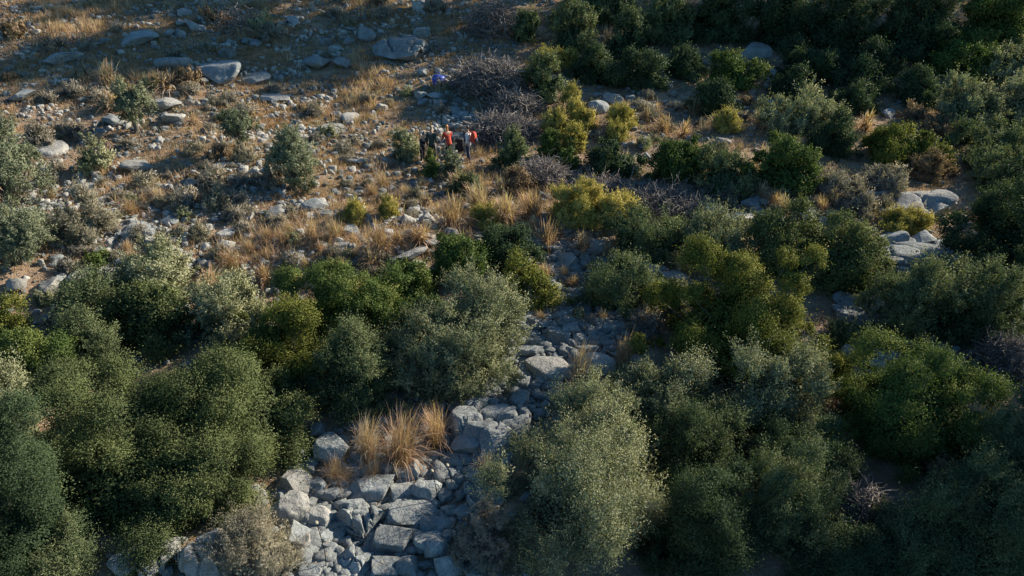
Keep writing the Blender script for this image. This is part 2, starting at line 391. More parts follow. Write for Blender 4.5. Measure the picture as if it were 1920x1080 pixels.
LAND = []        # landmarks for describing the small things: (px, py, z, phrase)
BOX = []         # bush ellipses in the picture, so that small things are not put behind them
SEED = [100]
def dims(x0, y0, x1, y1, ar=.9):
    """picture box -> (base point, rx, ry, h)"""
    g0 = at((x0 + x1) / 2, y1 - .22 * (y1 - y0)); dep = depth(g0)
    s = FPX / dep
    q = g0 - CP; a = math.atan2(-q[2], math.hypot(q[0], q[1]))
    rx = (x1 - x0) / 2 / s; tot = (y1 - y0) / s
    ry = ar * rx; lim = .38 * tot / math.sin(a)
    ry = min(ry, lim)
    low = ry * math.sin(a)
    hc = math.sqrt(max((tot - low) ** 2 - (ry * math.sin(a)) ** 2, (.25 * tot) ** 2)); h = hc / math.cos(a)
    g1 = at((x0 + x1) / 2, y1 - low * s)
    return g1, rx, ry, h
def bush(kind, box, label, short=None, name='shrub', cat='shrub', group=None, tree=0, thin=1.0, mesh_kind=None, deadmat=None, ar=.9, rot=0):
    SEED[0] += 1; sd = SEED[0]
    x0, y0, x1, y1 = box
    g1, rx, ry, h = dims(x0, y0, x1, y1, ar)
    dist = depth(g1)
    root = bpy.data.objects.new(name, None); COL.objects.link(root); root.location = g1; root.empty_display_size = .3
    tag(root, label, cat, group)
    lift = 0; hh = h
    if tree: lift = h * (tree + (1 - tree) / 2); hh = h * (1 - tree) / 2
    V, F, tn, cen, lr = foliage(sd, kind, rx * (1.03 if dist < 30 else .90), ry * (1.03 if dist < 30 else .86), hh * (1.03 if dist < 30 else .92), lift, dist, thin, lowcut=-.85 if tree else -.12)
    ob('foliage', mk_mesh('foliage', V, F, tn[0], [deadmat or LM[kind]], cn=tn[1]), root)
    br = max(.025, .035 * h) if not tree else .05 + .035 * h
    V, F = branches(sd, cen, br, lift, nmax=int(min(60, 14 + len(cen) * .3)), trunk_h=h * (tree + .1) if tree else 0)
    ob('trunk' if tree else 'stems', mk_mesh('stems', V, F, None, [BARK], True), root)
    BOX.append(((x0 + x1) / 2, (y0 + y1) / 2, (x1 - x0) / 2, (y1 - y0) / 2, dist))
    if short: LAND.append(((x0 + x1) / 2, (y0 + y1) / 2, dist, short))
    return root
# ------------------------------------------------------------------ shrubs and trees (picture boxes in 1920x1080)
B = bush
# crowns of the lower left thicket
B('oak', (30, 655, 470, 1040), 'huge rounded kermes oak with many green lobes filling the lower left', 'huge lobed oak', 'oak_shrub', 'oak', ar=1.0)
B('oak', (330, 640, 590, 900), 'dense olive green oak with a browning side, right beside the huge lobed oak', 'browning oak', 'oak_shrub', 'oak')
B('oak', (250, 800, 500, 1015), 'lower oak crown hanging over the pale slabs at the bottom left', 'oak over the bottom slabs', 'oak_shrub', 'oak')
B('mastic', (440, 578, 610, 765), 'bright yellow-green mastic bush crowning the lower left thicket', 'yellow-green thicket bush', 'mastic_shrub')
B('oak', (200, 530, 380, 665), 'small clumped green oak above the huge lobed oak', 'small clumped oak', 'oak_shrub', 'oak')
B('grey', (222, 495, 372, 600), 'rounded grey-green shrub just below the pale slabs on the left', 'rounded grey shrub', 'grey_shrub')
B('teal', (110, 520, 250, 625), 'dull blue-green shrub growing against the pale slab at the far left', 'dull blue-green shrub')
B('grey', (368, 530, 512, 655), 'spiky grey shrub between the small clumped oak and the wide dark green mastic', 'spiky left shrub', 'grey_shrub')
B('mastic', (-20, 568, 62, 660), 'yellow-green bush cut by the left edge below the pale boulders', 'left edge yellow-green bush', 'mastic_shrub')
B('green', (-20, 625, 150, 770), 'olive green bush at the left edge under the yellow-green one', 'left edge green bush')
B('teal', (130, 595, 245, 710), 'blue-green shrub in the gap left of the small clumped oak')
B('grey', (-30, 690, 85, 850), 'tall grey shrub at the left edge beside the huge lobed oak', None, 'grey_shrub')
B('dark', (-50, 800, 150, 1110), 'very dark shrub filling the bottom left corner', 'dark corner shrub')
B('teal', (45, 1000, 190, 1110), 'small brownish green shrub at the bottom edge near the left corner')
# centre
B('green', (545, 492, 760, 680), 'wide dark green mastic with a sunlit crest left of the centre', 'wide dark mastic', 'mastic_shrub')
B('green', (690, 485, 825, 600), 'sunlit green crest shrub joined to the right of the wide dark mastic')
B('green', (805, 442, 925, 545), 'soft green shrub left of the two-tone pair above the centre', 'soft green shrub')
B('dark', (880, 430, 1012, 525), 'dark green shrub with grey tips below the orange grass', 'grey-tipped dark shrub')
B('mastic', (930, 495, 1032, 585), 'round lime green bush just right of the centre of the slope', 'round lime bush', 'mastic_shrub')
B('green', (715, 550, 860, 655), 'loose olive shrub between the wide dark mastic and the grey thorny shrub')
B('grey', (852, 520, 975, 665), 'grey-green shrub with tall upright shoots beside the round lime bush', 'tall-shooted shrub', 'grey_shrub')
B('grey', (728, 590, 948, 772), 'big silvery grey twiggy shrub at the centre of the picture', 'big silvery shrub', 'grey_shrub')
B('teal', (582, 632, 750, 790), 'shaded blue-green shrub left of the big silvery shrub', 'shaded blue-green shrub')
B('teal', (1080, 500, 1255, 605), 'broad green-grey shrub between the stony gully and the giant mastic', 'broad green-grey shrub')
B('teal', (1140, 402, 1290, 500), 'dark leafy shrub right of the small orange tufts', 'dark leafy shrub')
B('grey', (1270, 408, 1420, 505), 'greyish shrub behind the giant mastic', None, 'grey_shrub')
B('mastic', (1210, 482, 1548, 745), 'giant round mastic with a yellow-green sunlit crown right of the centre', 'giant mastic', 'mastic_shrub')
B('oak', (1400, 405, 1530, 530), 'loose pale oak behind the upper right of the giant mastic', None, 'oak_shrub', 'oak')
B('oak', (1500, 412, 1655, 560), 'loose green oak between the giant mastic and the grey ledges', 'loose green oak', 'oak_shrub', 'oak')
B('teal', (1625, 488, 1770, 655), 'grey-green shrub standing in front of the dark grey ledges', 'ledge shrub')
B('teal', (1720, 495, 1915, 660), 'wide grey-green shrub right of the ledge shrub', 'wide right shrub')
B('dark', (1785, 340, 2000, 535), 'massive dark shrub with a sunlit yellow rim at the right edge', 'massive dark shrub')
B('mastic', (1870, 335, 2010, 440), 'yellow-green sunlit bush crowning the right edge', None, 'mastic_shrub')
# foreground right
B('grey', (940, 768, 1250, 1080), 'giant pale grey-green wild olive in the foreground beside the gully stones', 'foreground wild olive', 'wild_olive', 'wild olive', ar=1.0)
B('grey', (1050, 712, 1165, 840), 'pale spiky shrub behind the foreground wild olive', None, 'grey_shrub')
B('grey', (1120, 685, 1350, 860), 'pale grey shrub with finger-like tips below the giant mastic', 'finger-tipped shrub', 'grey_shrub')
B('teal', (1220, 770, 1420, 930), 'grey-green shrub in half shade right of the foreground wild olive')
B('grey', (1350, 655, 1535, 820), 'rounded sage coloured shrub at the foot of the giant mastic', 'sage coloured shrub', 'grey_shrub')
B('mastic', (1490, 640, 1585, 735), 'small dark mastic bush tucked against the giant mastic', None, 'mastic_shrub')
B('green', (1545, 655, 1865, 900), 'wide dark mastic with an olive green lit crest on the right', 'wide right mastic', 'mastic_shrub')
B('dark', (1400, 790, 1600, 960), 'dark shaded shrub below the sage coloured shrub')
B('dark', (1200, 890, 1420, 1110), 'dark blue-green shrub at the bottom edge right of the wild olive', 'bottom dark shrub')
B('teal', (1380, 880, 1560, 1060), 'teal shrub with upright shoots in the dark lower right', 'teal shoot shrub')
B('teal', (1820, 730, 1990, 960), 'grey shrub at the right edge beside the wide right mastic')
B('teal', (1660, 880, 1900, 1120), 'large dim grey-green shrub in the bottom right corner', 'corner grey shrub')
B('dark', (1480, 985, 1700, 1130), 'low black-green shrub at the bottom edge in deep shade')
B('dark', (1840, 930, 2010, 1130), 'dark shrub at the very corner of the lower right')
B('rust', (1725, 868, 1815, 935), 'rust orange dying shrub in the dark lower right', 'rust orange shrub')
# upper right slope
B('green', (1385, 250, 1548, 375), 'bright green leafy bush on the right of the slope', 'bright leafy bush')
B('green', (1205, 252, 1340, 350), 'green bush with a bright top left of the bright leafy bush')
B('teal', (1290, 285, 1420, 375), 'blue-grey shrub in front of the bright leafy bush', None)
B('dark', (1095, 270, 1215, 338), 'low dark green shrub below the yellow broom bushes', 'low dark shrub')
B('grey', (1420, 178, 1580, 262), 'pale grey-green cushion shrub behind the bright leafy bush', 'pale cushion shrub', 'grey_shrub')
B('dark', (1518, 222, 1612, 298), 'dark round shrub in shade beside the pale cushion shrub')
B('mastic', (1600, 222, 1782, 318), 'vivid yellow-green mastic in the upper right', 'vivid mastic', 'mastic_shrub')
B('grey', (1742, 138, 1868, 245), 'silver-green round shrub in the upper right beyond the vivid mastic', 'silver-green shrub', 'grey_shrub')
B('teal', (1790, 225, 1935, 305), 'hazy grey-green shrub between the vivid mastic and the right edge')
B('grey', (1850, 150, 1960, 235), 'shaded greyish shrub at the upper right edge', None, 'grey_shrub')
B('teal', (1800, 285, 1960, 365), 'dull green shrub above the massive dark shrub')
B('dark', (1280, 155, 1392, 222), 'dark green dome shrub behind the green bush with the bright top')
B('dark', (1235, 90, 1330, 150), 'small dark shrub below the forest edge')
B('green', (1325, 95, 1425, 168), 'rounded dark green bush left of the pale shaded outcrop', 'rounded forest bush')
B('dark', (1060, 85, 1150, 158), 'dark bush below the grey-crowned tree', None)
B('dark', (1130, 90, 1225, 165), 'dark bush right of its twin below the round grey-green tree')
B('teal', (1025, 12, 1118, 98), 'grey-crowned tree standing at the forest edge', 'grey-crowned tree', 'scrub_oak', 'tree')
B('teal', (1132, 28, 1215, 115), 'round grey-green tree lit from the right at the forest edge', 'round grey-green tree', 'scrub_oak', 'tree')
B('teal', (962, 15, 1010, 80), 'slim green shrub left of the grey-crowned tree')
B('teal', (985, 112, 1055, 190), 'green shrub touching the large dead brush heap', 'green brush-side shrub')
B('broom', (998, 93, 1045, 135), 'small yellow broom growing above the green brush-side shrub', None, 'broom_shrub')
B('teal', (928, 245, 988, 325), 'grey-green shrub right of the hikers', 'hikers grey-green shrub')
B('broom', (1035, 92, 1078, 130), 'tiny yellowish broom at the foot of the grey-crowned tree', None, 'broom_shrub')
B('broom', (1060, 205, 1115, 250), 'round yellow broom standing highest of the broom patch', 'highest yellow broom', 'broom_shrub')
B('broom', (1018, 220, 1072, 262), 'dull yellow broom on the left of the broom patch', None, 'broom_shrub')
B('broom', (1045, 238, 1100, 290), 'bright yellow broom in the middle of the broom patch', 'middle yellow broom', 'broom_shrub')
B('broom', (1135, 208, 1192, 245), 'yellow broom right of the highest broom', None, 'broom_shrub')
B('broom', (1130, 232, 1178, 268), 'small yellow broom below the right hand broom', None, 'broom_shrub')
B('green', (1005, 245, 1050, 300), 'narrow green shrub at the left of the broom patch')
B('green', (1040, 280, 1085, 320), 'narrow yellow-green shrub below the middle yellow broom')
B('broom', (1030, 350, 1150, 432), 'large golden yellow broom in the middle of the picture', 'large golden broom', 'broom_shrub')
B('broom', (1120, 372, 1202, 425), 'lower golden broom leaning right of the large golden broom', None, 'broom_shrub')
B('broom', (1645, 402, 1745, 442), 'ochre yellow broom below the pale sunlit outcrop', 'ochre broom', 'broom_shrub')
B('broom', (1335, 212, 1385, 250), 'dull yellow broom between the dark dome shrub and the bright leafy bush', None, 'broom_shrub')
B('broom', (1052, 165, 1090, 205), 'greenish broom at the upper end of the broom patch', None, 'broom_shrub')
B('broom', (712, 378, 745, 412), 'olive yellow broom at the left of the orange grass band', None, 'broom_shrub')
B('broom', (645, 385, 690, 420), 'dull yellow broom furthest left in the orange grass band', None, 'broom_shrub')
B('broom', (885, 400, 935, 435), 'yellow broom among the orange grasses above the soft green shrub', None, 'broom_shrub')
B('rust', (1035, 203, 1068, 228), 'tiny rusty shrub beside the highest yellow broom')
B('rust', (1685, 198, 1730, 232), 'brownish gold shrub behind the vivid mastic')
B('rust', (1725, 225, 1790, 260), 'tawny shrub at the right shoulder of the vivid mastic')
B('rust', (1690, 292, 1780, 345), 'brownish green shrub below the vivid mastic', 'brownish shrub')
B('dwarf', (1510, 318, 1610, 375), 'purplish bare shrub right of the bright leafy bush', 'purplish shrub')
B('dwarf', (1610, 310, 1700, 365), 'grey-brown bare shrub above the pale sunlit outcrop')
B('dwarf', (1575, 362, 1635, 410), 'brown twiggy shrub left of the pale sunlit outcrop')
# the wood along the top right edge
FOR = [((1095, -40, 1180, 45), 'teal', 'shaded tree between the round grey-green tree and the top edge'),
 ((1190, -30, 1310, 85), 'teal', 'dusky blue-green tree right of the round grey-green tree'),
 ((1290, -50, 1410, 80), 'dark', 'dark tree above the rounded forest bush'),
 ((1390, -60, 1530, 90), 'dark', 'dark broad tree above the pale shaded outcrop'),
 ((1500, -50, 1640, 110), 'dark', 'dark tree in the middle of the top right wood'),
 ((1620, -60, 1790, 120), 'dark', 'big dark tree in the top right wood'),
 ((1760, -70, 1960, 110), 'green', 'greenish pine at the top right corner'),
 ((1440, 78, 1590, 158), 'dark', 'dark low bush below the broad tree of the top right wood'),
 ((1565, 95, 1690, 175), 'dark', 'dark bush below the middle tree of the top right wood'),
 ((1700, 55, 1870, 145), 'green', 'deep green tree hanging below the top right pine'),
 ((1670, 130, 1760, 200), 'dark', 'small dark bush left of the silver-green shrub'),
 ((1830, 80, 1970, 165), 'grey', 'greyish tree catching light at the upper right edge'),
 ((1545, 150, 1660, 215), 'dark', 'dark cushion bush above the dark round shrub'),
 ((1440, 140, 1530, 190), 'dark', 'dark low bush above the pale cushion shrub'),
 ((1180, 110, 1250, 170), 'dark', 'dark bush left of the dark green dome shrub')]
for b, k, l in FOR:
    isb = 'bush' in l
    B(k, b, l, None, 'bush' if isb else 'forest_tree', 'bush' if isb else 'tree', group=None if isb else 'trees of the top right wood')
# left hand slope
B('olive', (418, 218, 487, 300), 'small round silvery olive tree with a bare trunk on the open slope', 'round olive tree', 'olive_tree', 'olive tree', tree=.38, ar=1)
B('olive', (503, 252, 602, 370), 'dense pear-shaped olive tree left of the hikers', 'pear-shaped olive tree', 'olive_tree', 'olive tree', tree=.06, ar=1)
B('olive', (222, 165, 290, 255), 'small dark olive tree beside orange grass clumps in the upper left', 'upper left olive tree', 'olive_tree', 'olive tree', tree=.25, ar=1)
B('olive', (-25, 250, 90, 410), 'large olive tree cut by the left edge', 'left edge olive tree', 'olive_tree', 'olive tree', tree=.04, ar=1)
B('olive', (-20, 392, 102, 515), 'bushy olive below the large one at the left edge', 'lower left edge olive', 'olive_tree', 'olive tree', tree=.02, ar=1)
B('dwarf', (50, 240, 100, 285), 'low grey shrub above the left edge olive')
B('grey', (155, 280, 212, 325), 'low green and brown shrub on the open slope left of the round olive tree', 'low slope shrub')
B('pale', (112, 385, 205, 458), 'pale grey dry shrub beside the rubble heap on the left', 'pale dry shrub', 'dry_shrub')
B('green', (158, 475, 207, 502), 'small green cushion above the pale left slabs')
B('dark', (248, 478, 352, 525), 'low dark green creeper above the rounded grey shrub')
B('grey', (735, 258, 782, 305), 'grey sage-like shrub left of the hikers', 'grey sage shrub', thin=.8)
B('green', (788, 290, 830, 340), 'sparse green sapling in front of the two dark-clad hikers', 'sparse sapling', thin=.45)
B('olive', (826, 289, 866, 340), 'thin leafy shrub in front of the hiker in red', 'thin hiker-side shrub', thin=.5)
B('teal', (845, 332, 900, 372), 'shaded low shrub below the hiker in white')
B('pale', (385, 985, 575, 1110), 'pale dry thorny shrub at the bottom edge left of the gully', 'bottom pale shrub', 'dry_shrub')
B('grey', (1040, 20, 1100, 60), 'greyish topmost sprig shrub behind the grey-crowned tree', thin=.8)
B('dwarf', (862, 955, 960, 1085), 'dark brown dry weeds between the gully stones and the foreground wild olive', None, 'weeds', 'weeds', thin=.7)
B('dwarf', (1180, 590, 1235, 640), 'brown dry weeds at the left foot of the giant mastic', None, 'weeds', 'weeds', thin=.8)
B('grey', (1240, 545, 1290, 600), 'small grey sprig against the shaded left flank of the giant mastic', thin=.7)
B('dwarf', (1595, 598, 1660, 648), 'brown dry weeds on the shaded ledge between the giant mastic and the ledge shrub', None, 'weeds', 'weeds', thin=.8)
B('teal', (1545, 610, 1600, 655), 'little dark green shrub in the shaded gap right of the giant mastic')
B('dwarf', (1690, 640, 1760, 690), 'brown weeds in shade above the wide right mastic', None, 'weeds', 'weeds', thin=.8)
B('rust', (935, 318, 1000, 368), 'rusty brown shrub below the hikers grey-green shrub', 'rusty brown shrub')
B('dwarf', (960, 545, 1005, 580), 'tiny brown shrub under the round lime bush')

# ------------------------------------------------------------------ dead brush heaps
def brush(box, label, short, n=900, mat=DEADP, name='brush_heap', cat='brush', ar=.9, thick=.012, flat=1.0):
    SEED[0] += 1; rng = np.random.default_rng(SEED[0])
    g1, rx, ry, h = dims(*box, ar); h *= flat; dist = depth(g1)
    m = 6
    D = rdir(rng, n); D[:, 2] = np.abs(D[:, 2])
    c = D * np.array([rx, ry, h]) * rng.random((n, 1)) ** .5 * .95
    L = rng.uniform(.3, 1.3, n) * min(1.3, max(rx, ry) * .8); big = rng.random(n) < .08; L[big] *= 1.5
    d = rdir(rng, n) * np.array([1, 1, .45]) + np.array([0, 0, .25]); d = unit(d)
    bend = rdir(rng, n) * .35
    t = np.linspace(-.5, .5, m)[None, :, None]
    P = c[:, None] + d[:, None] * t * L[:, None, None] + bend[:, None] * (t ** 2) * L[:, None, None] + rng.normal(size=(n, m, 3)) * .035
    P[..., 2] = np.maximum(P[..., 2], -.15)
    R = (np.maximum(thick * rng.uniform(.5, 1.7, n), .00045 * dist) * np.where(big, 2.4, 1))[:, None] * np.linspace(1, .35, m)[None]
    V, F, _ = tubes(P, R, 3)
    # crossing twiglets
    k = n * 3; pi = rng.integers(0, n, k); pj = rng.integers(1, m, k)
    s = P[pi, pj]; dd = unit(d[pi] + rdir(rng, k) * .9); LL = rng.uniform(.12, .4, k)
    Q = s[:, None] + dd[:, None] * np.linspace(0, 1, 3)[None, :, None] * LL[:, None, None]
    V2, F2, _ = tubes(Q, np.full((k, 3), max(.004, .0004 * dist)), 3)
    root = bpy.data.objects.new(name, None); COL.objects.link(root); root.location = g1
    tag(root, label, cat)
    ob('branches', mk_mesh('branches', V, F, None, [mat]), root)
    ob('twigs', mk_mesh('twigs', V2, F2, None, [mat]), root)
    x0, y0, x1, y1 = box
    if short: LAND.append(((x0 + x1) / 2, (y0 + y1) / 2, dist, short))
    return root
brush((846, 78, 1004, 178), 'large heap of grey-brown dead brush above the hikers', 'large dead brush heap', 1700, flat=.62)
brush((870, 0, 975, 70), 'blue-grey shaded heap of dead branches at the top of the picture', 'shaded brush heap', 700)
brush((880, 180, 1010, 268), 'low tangle of dead branches right of the hikers', 'low dead tangle', 1300, flat=.5)
brush((915, 145, 1012, 215), 'dark middle stretch of the dead brush running down towards the hikers', None, 900, flat=.55)
brush((960, 290, 1070, 352), 'spread of bleached dead branches below the broom patch', 'bleached brush', 900, DEAD, flat=.7)
brush((1065, 322, 1180, 372), 'bleached dead twigs left of the large blue-grey thicket', None, 450, DEAD, flat=.6)
brush((1180, 345, 1330, 405), 'wide dark brush spread under the bright leafy bush', 'dark brush spread', 600, DEADP, flat=.6)
brush((1560, 905, 1668, 1000), 'pale bare thorn bush standing in the dark lower right', 'bare thorn bush', 500, DEAD, 'bare_bush', 'dead bush')
brush((1825, 625, 1945, 715), 'grey-purple leafless bush at the right edge', 'leafless right bush', 800, DEADP, 'bare_bush', 'dead bush')
brush((1855, 462, 1945, 530), 'purplish bare twigs under the massive dark shrub', None, 400, DEADP, 'bare_bush', 'dead bush')
brush((395, 5, 505, 60), 'sprawling dead branches among the boulders in the upper left', 'upper left dead branches', 90, DEAD, 'dead_branches', 'branches', thick=.03)
def limb(pts, r, label, name='dead_branch', cat='branch', mat=DEAD, forks=4):
    """a fallen branch along picture points, each with a height above the ground"""
    rng = np.random.default_rng(int(pts[0][0]) + 7)
    W = []
    for (x, y, z) in pts:
        q = at(x, y); q[2] += z; W.append(q)
    W = np.array(W); base = W[0].copy(); W = W - base
    m = 14; u = np.linspace(0, len(W) - 1, m); P = np.stack([np.interp(u, np.arange(len(W)), W[:, k]) for k in range(3)], 1)
    P += rng.normal(size=P.shape) * .02
    V, F, _ = tubes(P[None], np.linspace(r, r * .45, m)[None], 6)
    for f in range(forks):
        i = rng.integers(3, m - 1); d = unit((P[i] - P[i - 1]) + rng.normal(size=3) * .12); L = rng.uniform(.4, .9)
        Q = P[i] + d * np.linspace(0, L, 6)[:, None] + rng.normal(size=(6, 3)) * .03
        V2, F2, _ = tubes(Q[None], np.linspace(r * .5, r * .2, 6)[None], 5); F = np.concatenate([F, F2 + len(V)]); V = np.concatenate([V, V2])
    o = ob(name, mk_mesh(name, V, F, None, [mat], True), None, base); tag(o, label, cat); return o
limb([(858, 118, .4), (878, 168, .5), (900, 208, .35), (932, 258, .1)], .035, 'long thin bleached pole lying down the side of the brush heap', 'fallen_pole', 'pole', forks=3)
limb([(856, 118, .35), (878, 135, .6), (886, 145, .3)], .03, 'short crooked branch at the left end of the large dead brush heap', forks=2)
limb([(408, 55, .1), (420, 32, .3), (427, 5, .5)], .04, 'upright pale branch left among the upper left boulders', forks=2)
limb([(450, 52, .1), (475, 42, .4), (503, 33, .3)], .045, 'pale crooked fallen branch in the upper left', forks=4)
limb([(430, 22, .1), (470, 17, .5), (492, 7, .5), (512, 12, .2)], .035, 'dark crooked branch near the top edge in the upper left', forks=3)
# pole standing at the top, left of the shaded brush heap
p0 = at(853, 78)
pole = bpy.data.objects.new('wooden_post', None); COL.objects.link(pole); pole.location = p0; tag(pole, 'thin dark wooden post standing left of the shaded brush heap', 'post')
hp = 88 / (FPX / depth(p0)) * 1.08
P = np.array([[[0, 0, -.3], [.02, 0, hp * .3], [-.02, .0, hp * .65], [.03, .02, hp]]]); V, F, _ = tubes(P, np.array([[.055, .05, .045, .035]]), 8)
ob('shaft', mk_mesh('shaft', V, F, None, [BARK], True), pole)
P = np.array([[[0, 0, hp * .55], [.1, .02, hp * .62], [.16, .03, hp * .66]]]); V, F, _ = tubes(P, np.array([[.025, .02, .012]]), 6)
ob('side_stub', mk_mesh('side_stub', V, F, None, [BARK], True), pole)

# ------------------------------------------------------------------ rocks
def ico(sub):
    bm = bmesh.new(); bmesh.ops.create_icosphere(bm, subdivisions=sub, radius=1)
    V = np.array([v.co[:] for v in bm.verts]); F = np.array([[v.index for v in f.verts] for f in bm.faces]); bm.free(); return V, F
ICO = {s: ico(s) for s in (2, 3, 4, 5)}
def rock_geo(seed, sub, shape, rough=.045):
    rng = np.random.default_rng(seed); V, F = ICO[sub]; V = V.copy()
    npl = {'round': 7, 'angular': 13, 'flat': 9, 'block': 8, 'slab': 10}[shape]
    dmin = {'round': .52, 'angular': .32, 'flat': .4, 'block': .42, 'slab': .42}[shape]
    if shape == 'block':
        Nn = np.concatenate([np.eye(3), -np.eye(3), rdir(rng, 3)]) + rng.normal(size=(9, 3)) * .12; Dd = rng.uniform(.5, .66, 9)
    else:
        Nn = rdir(rng, npl); Dd = rng.uniform(dmin, .9, npl)
        Nn = np.concatenate([Nn, [[.05, .03, 1]]]); Dd = np.append(Dd, .55 if shape in ('flat', 'slab') else .72)
    Nn = unit(Nn)
    for n, d in zip(Nn, Dd):
        e = V @ n - d; V = V - np.maximum(e, 0)[:, None] * n * .93
    V = V * (1 + (fbm(V[:, 0] * 2.2 + seed, V[:, 1] * 2.2, V[:, 2] * 2.2, s=seed % 50, o=4) * rough * 2.2)[:, None])
    if sub >= 4:
        V = V * (1 - .045 * sstep(.25, .5, fbm(V[:, 0] * 5 + seed, V[:, 1] * 5, V[:, 2] * 5, s=7, o=2)))[:, None]
    if shape == 'slab':
        # worley cracks seen from above
        pts = rng.uniform(-1, 1, (11, 2)); q = V[:, :2] + .08 * np.stack([vnoise(V[:, 0] * 4, V[:, 1] * 4, s=2), vnoise(V[:, 0] * 4, V[:, 1] * 4, s=5)], 1)
        dd = np.sort(np.linalg.norm(q[:, None] - pts[None], axis=2), axis=1)
        e = dd[:, 1] - dd[:, 0]
        cell = np.argmin(np.linalg.norm(q[:, None] - pts[None], axis=2), axis=1)
        V[:, 2] += (rng.uniform(-.12, .12, 11)[cell] - .42 * np.exp(-(e / .045) ** 2)) * (V[:, 2] > 0)
    V /= np.max(np.abs(V), axis=0)
    return V, F
ROCKS = {}
for shp in ('round', 'angular', 'flat', 'block'):
    for k in range(5):
        V, F = rock_geo(11 * k + hash(len(shp)) % 7 + {'round': 0, 'angular': 100, 'flat': 200, 'block': 300}[shp], 4, shp)
        for mi, mt in enumerate((RK, RKP, RKD)):
            ROCKS[(shp, k, mi)] = mk_mesh('rock', V, F, None, [mt], True)
def place_rock(box, shp, mi, rng, embed=.3, own=False, tall=None, yaw=None):
    x0, y0, x1, y1 = box
    g1, rx, ry, h = dims(x0, y0, x1, y1, 1.0)
    ry = min(ry, rx * 1.25); ry = max(ry, rx * .55)
    if shp in ('flat', 'slab'): ry = max(ry, rx * .7)
    if tall: h *= tall
    hz = h / (2 - 2 * embed)          # half height so that the visible part is h
    hz = min(max(hz, rx * .28), rx * .72); q_ = 1.12; rx *= q_; ry *= q_; hz *= 1.2 if depth(g1) < 27 else 1.05
    if own:
        V, F = rock_geo(SEED[0], 5, shp, .05); SEED[0] += 1
        me = mk_mesh('rock', V, F, None, [(RK, RKP, RKD)[mi]], True)
    else: me = ROCKS[(shp, int(rng.integers(0, 5)), mi)]
    o = bpy.data.objects.new('rock', me); COL.objects.link(o)
    rz = rng.uniform(-.35, .35) + (math.pi if rng.random() < .5 else 0) if yaw is None else yaw
    o.location = (g1[0], g1[1], g1[2] + hz * (1 - 2 * embed))
    o.scale = (rx, ry, hz); tl = {'angular': .42, 'block': .3, 'round': .3, 'flat': .2, 'slab': .08}[shp]; o.rotation_euler = (rng.uniform(-tl, tl), rng.uniform(-tl, tl), rz)
    return o, depth(g1)
RG = np.random.default_rng(5)
SM = {0: 'grey', 1: 'pale', 2: 'dark grey'}
AUTO = []    # (obj, px, py, z, size word, tone, shape, noun)
def R(x0, y0, x1, y1, shp='angular', mi=0, label=None, short=None, own=None, **kw):
    o, d = place_rock((x0, y0, x1, y1), shp, mi, RG, own=(shp == 'slab' or (x1 - x0) > 75) if own is None else own, **kw)
    if label:
        tag(o, label, 'rock')
        o.name = 'boulder' if shp != 'slab' else 'rock_slab'
        if short: LAND.append(((x0 + x1) / 2, (y0 + y1) / 2, d, short))
    else:
        AUTO.append((o, (x0 + x1) / 2, (y0 + y1) / 2, d, (x1 - x0) * d / FPX, SM[mi], shp))
    return o
# foreground gully
R(500, 930, 580, 982, 'round', 1, 'sunlit boulder with a weathered hollow at the left of the bottom stones', 'sunlit hollow boulder', own=True)
R(524, 890, 590, 942, 'angular', 1, 'jagged sunlit boulder behind the hollow boulder', 'jagged sunlit boulder', own=True)
R(576, 890, 611, 929, 'round', 0); R(572, 954, 622, 996, 'round', 1); R(526, 977, 581, 1022, 'angular', 0)
R(557, 1002, 593, 1036, 'round', 1); R(592, 980, 636, 1022); R(605, 914, 639, 941, 'round'); R(616, 932, 653, 966); R(637, 911, 686, 933, 'flat')
R(652, 901, 741, 949, 'round', 0, 'long rounded grey boulder lying across the gully', 'long gully boulder')
R(734, 896, 776, 946, 'block', 0, 'upright blocky boulder right of the long gully boulder', 'upright block')
R(774, 899, 831, 943, 'round'); R(748, 866, 803, 909, 'angular', 0, 'large triangular boulder above the upright block', 'triangular boulder')
R(631, 955, 728, 1022, 'slab', 0, 'broad layered slab in the middle of the bottom stones', 'broad layered slab')
R(727, 940, 818, 993, 'flat', 0, 'long tilted slab right of the broad layered slab', 'long tilted slab', own=True)
R(634, 1005, 706, 1092, 'slab', 0, 'deeply cracked slab at the bottom edge', 'cracked bottom slab')
R(700, 1012, 748, 1090, 'block', 0); R(710, 991, 771, 1042, 'block', 0, 'leaning block below the long tilted slab', 'leaning block')
R(790, 971, 846, 1001, 'round'); R(784, 1011, 843, 1055, 'angular', 0, 'wedge-shaped boulder near the bottom edge', 'wedge boulder')
R(779, 997, 856, 1024, 'flat'); R(802, 1035, 864, 1090, 'angular', 0, 'sharp-crested boulder cut by the bottom edge', 'sharp-crested boulder')
R(745, 1032, 796, 1090, 'angular', 2); R(797, 960, 821, 976, 'round', 1); R(835, 950, 855, 971, 'block', 1); R(856, 948, 896, 971, 'flat', 0)
R(855, 913, 945, 950, 'slab', 0, 'low slab fading under the foreground wild olive', 'slab by the wild olive')
R(866, 1032, 893, 1058); R(875, 887, 903, 906, 'block', 1); R(572, 1062, 609, 1092, 'round'); R(596, 1020, 635, 1042, 'round')
R(662, 876, 706, 904, 'angular'); R(825, 877, 856, 904); R(880, 868, 894, 888); R(700, 945, 722, 965); R(722, 948, 738, 968)
R(475, 912, 500, 940, 'round', 1); R(480, 930, 505, 955); R(870, 1060, 900, 1085, 'round')
R(250, 1005, 345, 1085, 'slab', 1, 'white sunlit ribbed slab at the bottom left', 'ribbed white slab', tall=1.2)
R(345, 985, 445, 1090, 'slab', 1, 'broad pale outcrop behind the bottom pale shrub', 'bottom pale outcrop')
